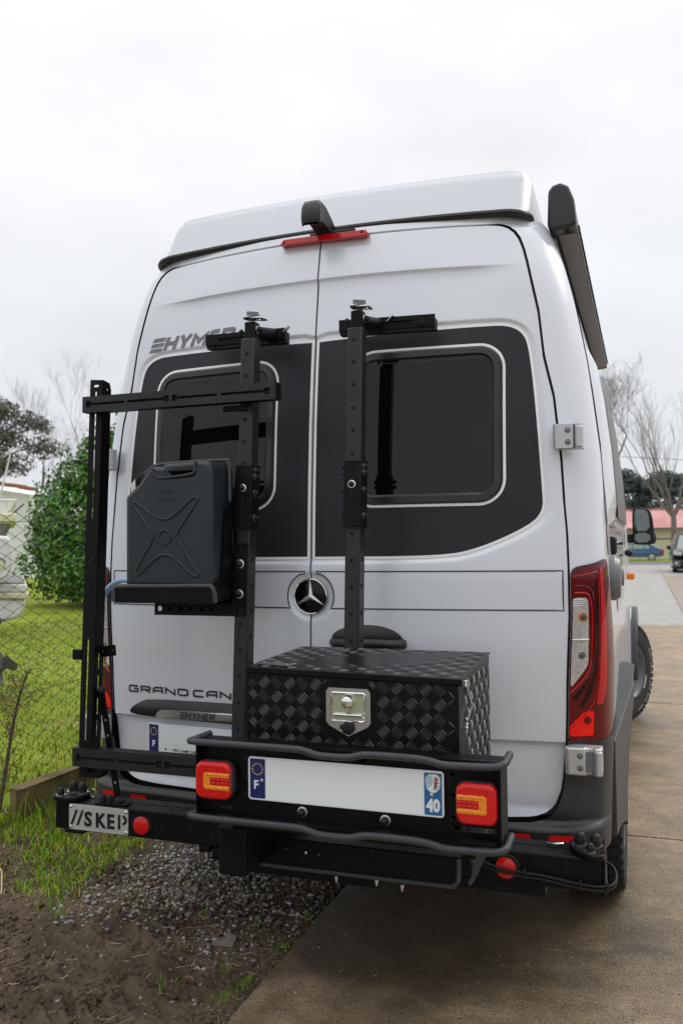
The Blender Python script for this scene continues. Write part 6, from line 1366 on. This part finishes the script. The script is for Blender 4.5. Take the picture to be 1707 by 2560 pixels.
b2 = thing('cabin_boat', 'white cabin boat with a yellowed rim and whip aerial in front of the house', 'boat', (-9.5, 8, .5))
obj('hull', MB().prism([(-7.22, 1.83), (-7.20, 1.90), (-12, 1.95), (-13, 1.7), (-11.5, 1.0), (-7.45, 1.0), (-7.40, 1.6), (-7.30, 1.80)], lambda a, b, t: (a, 7.0+t, b), 0, 2.2), 'nonslip', b2, bevel=.03)
obj('rub_rail', MB().box(-12, -7.19, 6.96, 9.2, 1.80, 1.955), 'gely', b2, bevel=.03); obj('cabin', MB().prism([(-7.32, 1.95), (-7.16, 2.16), (-9.5, 2.24), (-9.9, 1.95)], lambda a, b, t: (a, 7.2+t, b), 0, 1.7), 'gel', b2, bevel=.02)
obj('cabin_strut', MB().bar((-7.29, 6.99, 1.93), (-7.38, 7.0, 2.13), .016, .016), 'steel', b2); obj('cabin_strut', MB().bar((-7.24, 6.99, 1.94), (-7.05, 7.2, 2.08), .025, .025), 'blackr', b2)
obj('grab_rail', MB().tube([(-7.1, 7.0, 2.225), (-9.5, 7.0, 2.26)], .008, 6), 'steel', b2); obj('grab_rail', MB().tube([(-7.12, 7.0, 2.12), (-9.5, 7.0, 2.13)], .007, 6), 'steel', b2)
obj('whip_aerial', MB().tube([(-7.52, 7.0, 2.1), (-7.30, 7.0, 2.86)], [.018, .009], 7), 'crest', b2)
for root, yf_ in ((bo, 2.4), (b2, 6.96)):
    for c_o in root.children_recursive:
        if c_o.name.split('.')[0] in ('propeller', 'propeller_hub', 'whip_aerial', 'cowling_badge', 'cowling_vent'): continue
        for v_ in c_o.data.vertices: v_.co.x -= .86*max(0, v_.co.y-yf_)
# blue hatchback, side on
bc_ = thing('parked_car', 'blue hatchback parked side-on in front of the cream shed', 'car', (.3, 65.9, 0))
prof = smooth_poly([(2.36,.30),(2.39,.55),(2.34,.86),(2.05,.93),(1.45,1.30),(1.0,1.38),(.1,1.38),(-.35,1.28),(-.95,.93),(-1.65,.80),(-1.80,.62),(-1.80,.28)], 2)
obj('car_body', MB().prism(prof, lambda a, b, t: (a, 65.1+t+.12*max(0, b-.85), b), 0, 1.6), 'blue', bc_, bevel=.04)
for P in ([(.15,.93),(.15,1.28),(-.28,1.20),(-.72,.93)], [(.22,.93),(.22,1.29),(.92,1.28),(1.0,.93)], [(1.06,.93),(1.0,1.27),(1.30,1.17),(1.40,.95)]): obj('car_window', MB().prism(P, lambda a, b, t: (a, 65.082+t+.12*max(0, b-.85), b), 0, .01), 'carglass', bc_)
obj('tail_light', MB().prism([(2.14, .58), (2.39, .58), (2.36, .86), (2.20, .88)], lambda a, b, t: (a, 65.08+t, b), 0, .1), 'red', bc_, bevel=.01)
obj('side_moulding', MB().box(-1.3, 2.2, 65.07, 65.1, .48, .53), 'plastic', bc_)
for x in (1.52, -1.05):
    wq = obj('car_wheel', MB().cyl((x, 65.06, .29), (x, 65.3, .29), .29, n=24), 'tyre', bc_); obj('hub_cap', MB().lathe((x, 65.055, .29), (0, -1, 0), [(.21, 0), (.19, .02), (.0, .03)], 18), 'hub', wq)
dv = thing('black_van', 'black people carrier van parked facing the camera at the right edge', 'van', (3.2, 41.5, 0))
fp = smooth_poly([(2.30,.18),(2.24,.5),(2.24,1.0),(2.36,1.35),(2.50,1.80),(2.75,1.90),(3.65,1.90),(3.90,1.80),(4.04,1.35),(4.16,1.0),(4.16,.5),(4.10,.18)], 1)
obj('van_body', MB().prism(fp, lambda a, b, t: (a, 39.6+t+.9*SS((b-.95)/.9)*float(t < 1), b), 0, 4.6), 'blackp', dv, bevel=.05)
obj('windscreen', MB().add([(2.46, 39.78, 1.12), (3.94, 39.78, 1.12), (3.78, 40.32, 1.74), (2.62, 40.32, 1.74)], [(0, 1, 2, 3)]), 'carglass', dv)
obj('bonnet', MB().grid([[(x, y, z) for x in (2.32, 2.6, 3.2, 3.8, 4.08)] for y, z in ((39.45, .78), (39.42, .9), (39.55, 1.02), (39.8, 1.12))]), 'blackp', dv)
for x0, x1 in ((2.30, 2.66), (3.74, 4.10)): obj('headlamp', MB().prism([(x0, .84), (x1, .80), (x1, .92), (x0+(.0 if x0 < 3 else 0), 1.0)], lambda a, b, t: (a, 39.41+t, b), 0, .05), 'lampc', dv, bevel=.01)
obj('lower_grille', MB().box(2.6, 3.8, 39.43, 39.5, .30, .52), 'blackr', dv); obj('front_plate', MB().box(2.94, 3.46, 39.40, 39.43, .42, .53), 'crest', dv)
for x in (2.42, 3.98): obj('fog_lamp', MB().lathe((x, 39.44, .45), (0, -1, 0), [(.055, 0), (.05, .02), (0, .025)], 14), 'lampc', dv)
for x in (2.28, 3.9): obj('van_wheel', MB().cyl((x, 40.4, .33), (x+.22, 40.4, .33), .33, n=22), 'tyre', dv)
for x in (2.13, 4.27): obj('door_mirror', MB().ell((x, 40.1, 1.17), .11, .07, .10), 'blackr', dv)
for x in (2.42, 3.9): obj('roof_rail', MB().tube([(x, 40.5, 1.93), (x, 43.8, 1.95)], .03, 6), 'blackr', dv)
obj('van_body_skirt', MB().box(2.3, 4.1, 39.5, 44, .16, .3), 'blackr', dv)
wpo = obj('overhead_wire', MB().tube([(x, 60+.0*x, 7.48-.11*(x+.7)+.002*x*x) for x in np.linspace(-30, 40, 40)], .02, 4), 'blackr'); tag(wpo, 'thin overhead wire crossing behind the bare trees', 'wire')
tag(obj('marker_stake', MB().cyl((2.9, 63.5, 0), (2.9, 63.5, 1.1), .03, n=8), 'bark'), 'thin stake in the verge right of the blue hatchback', 'stake')
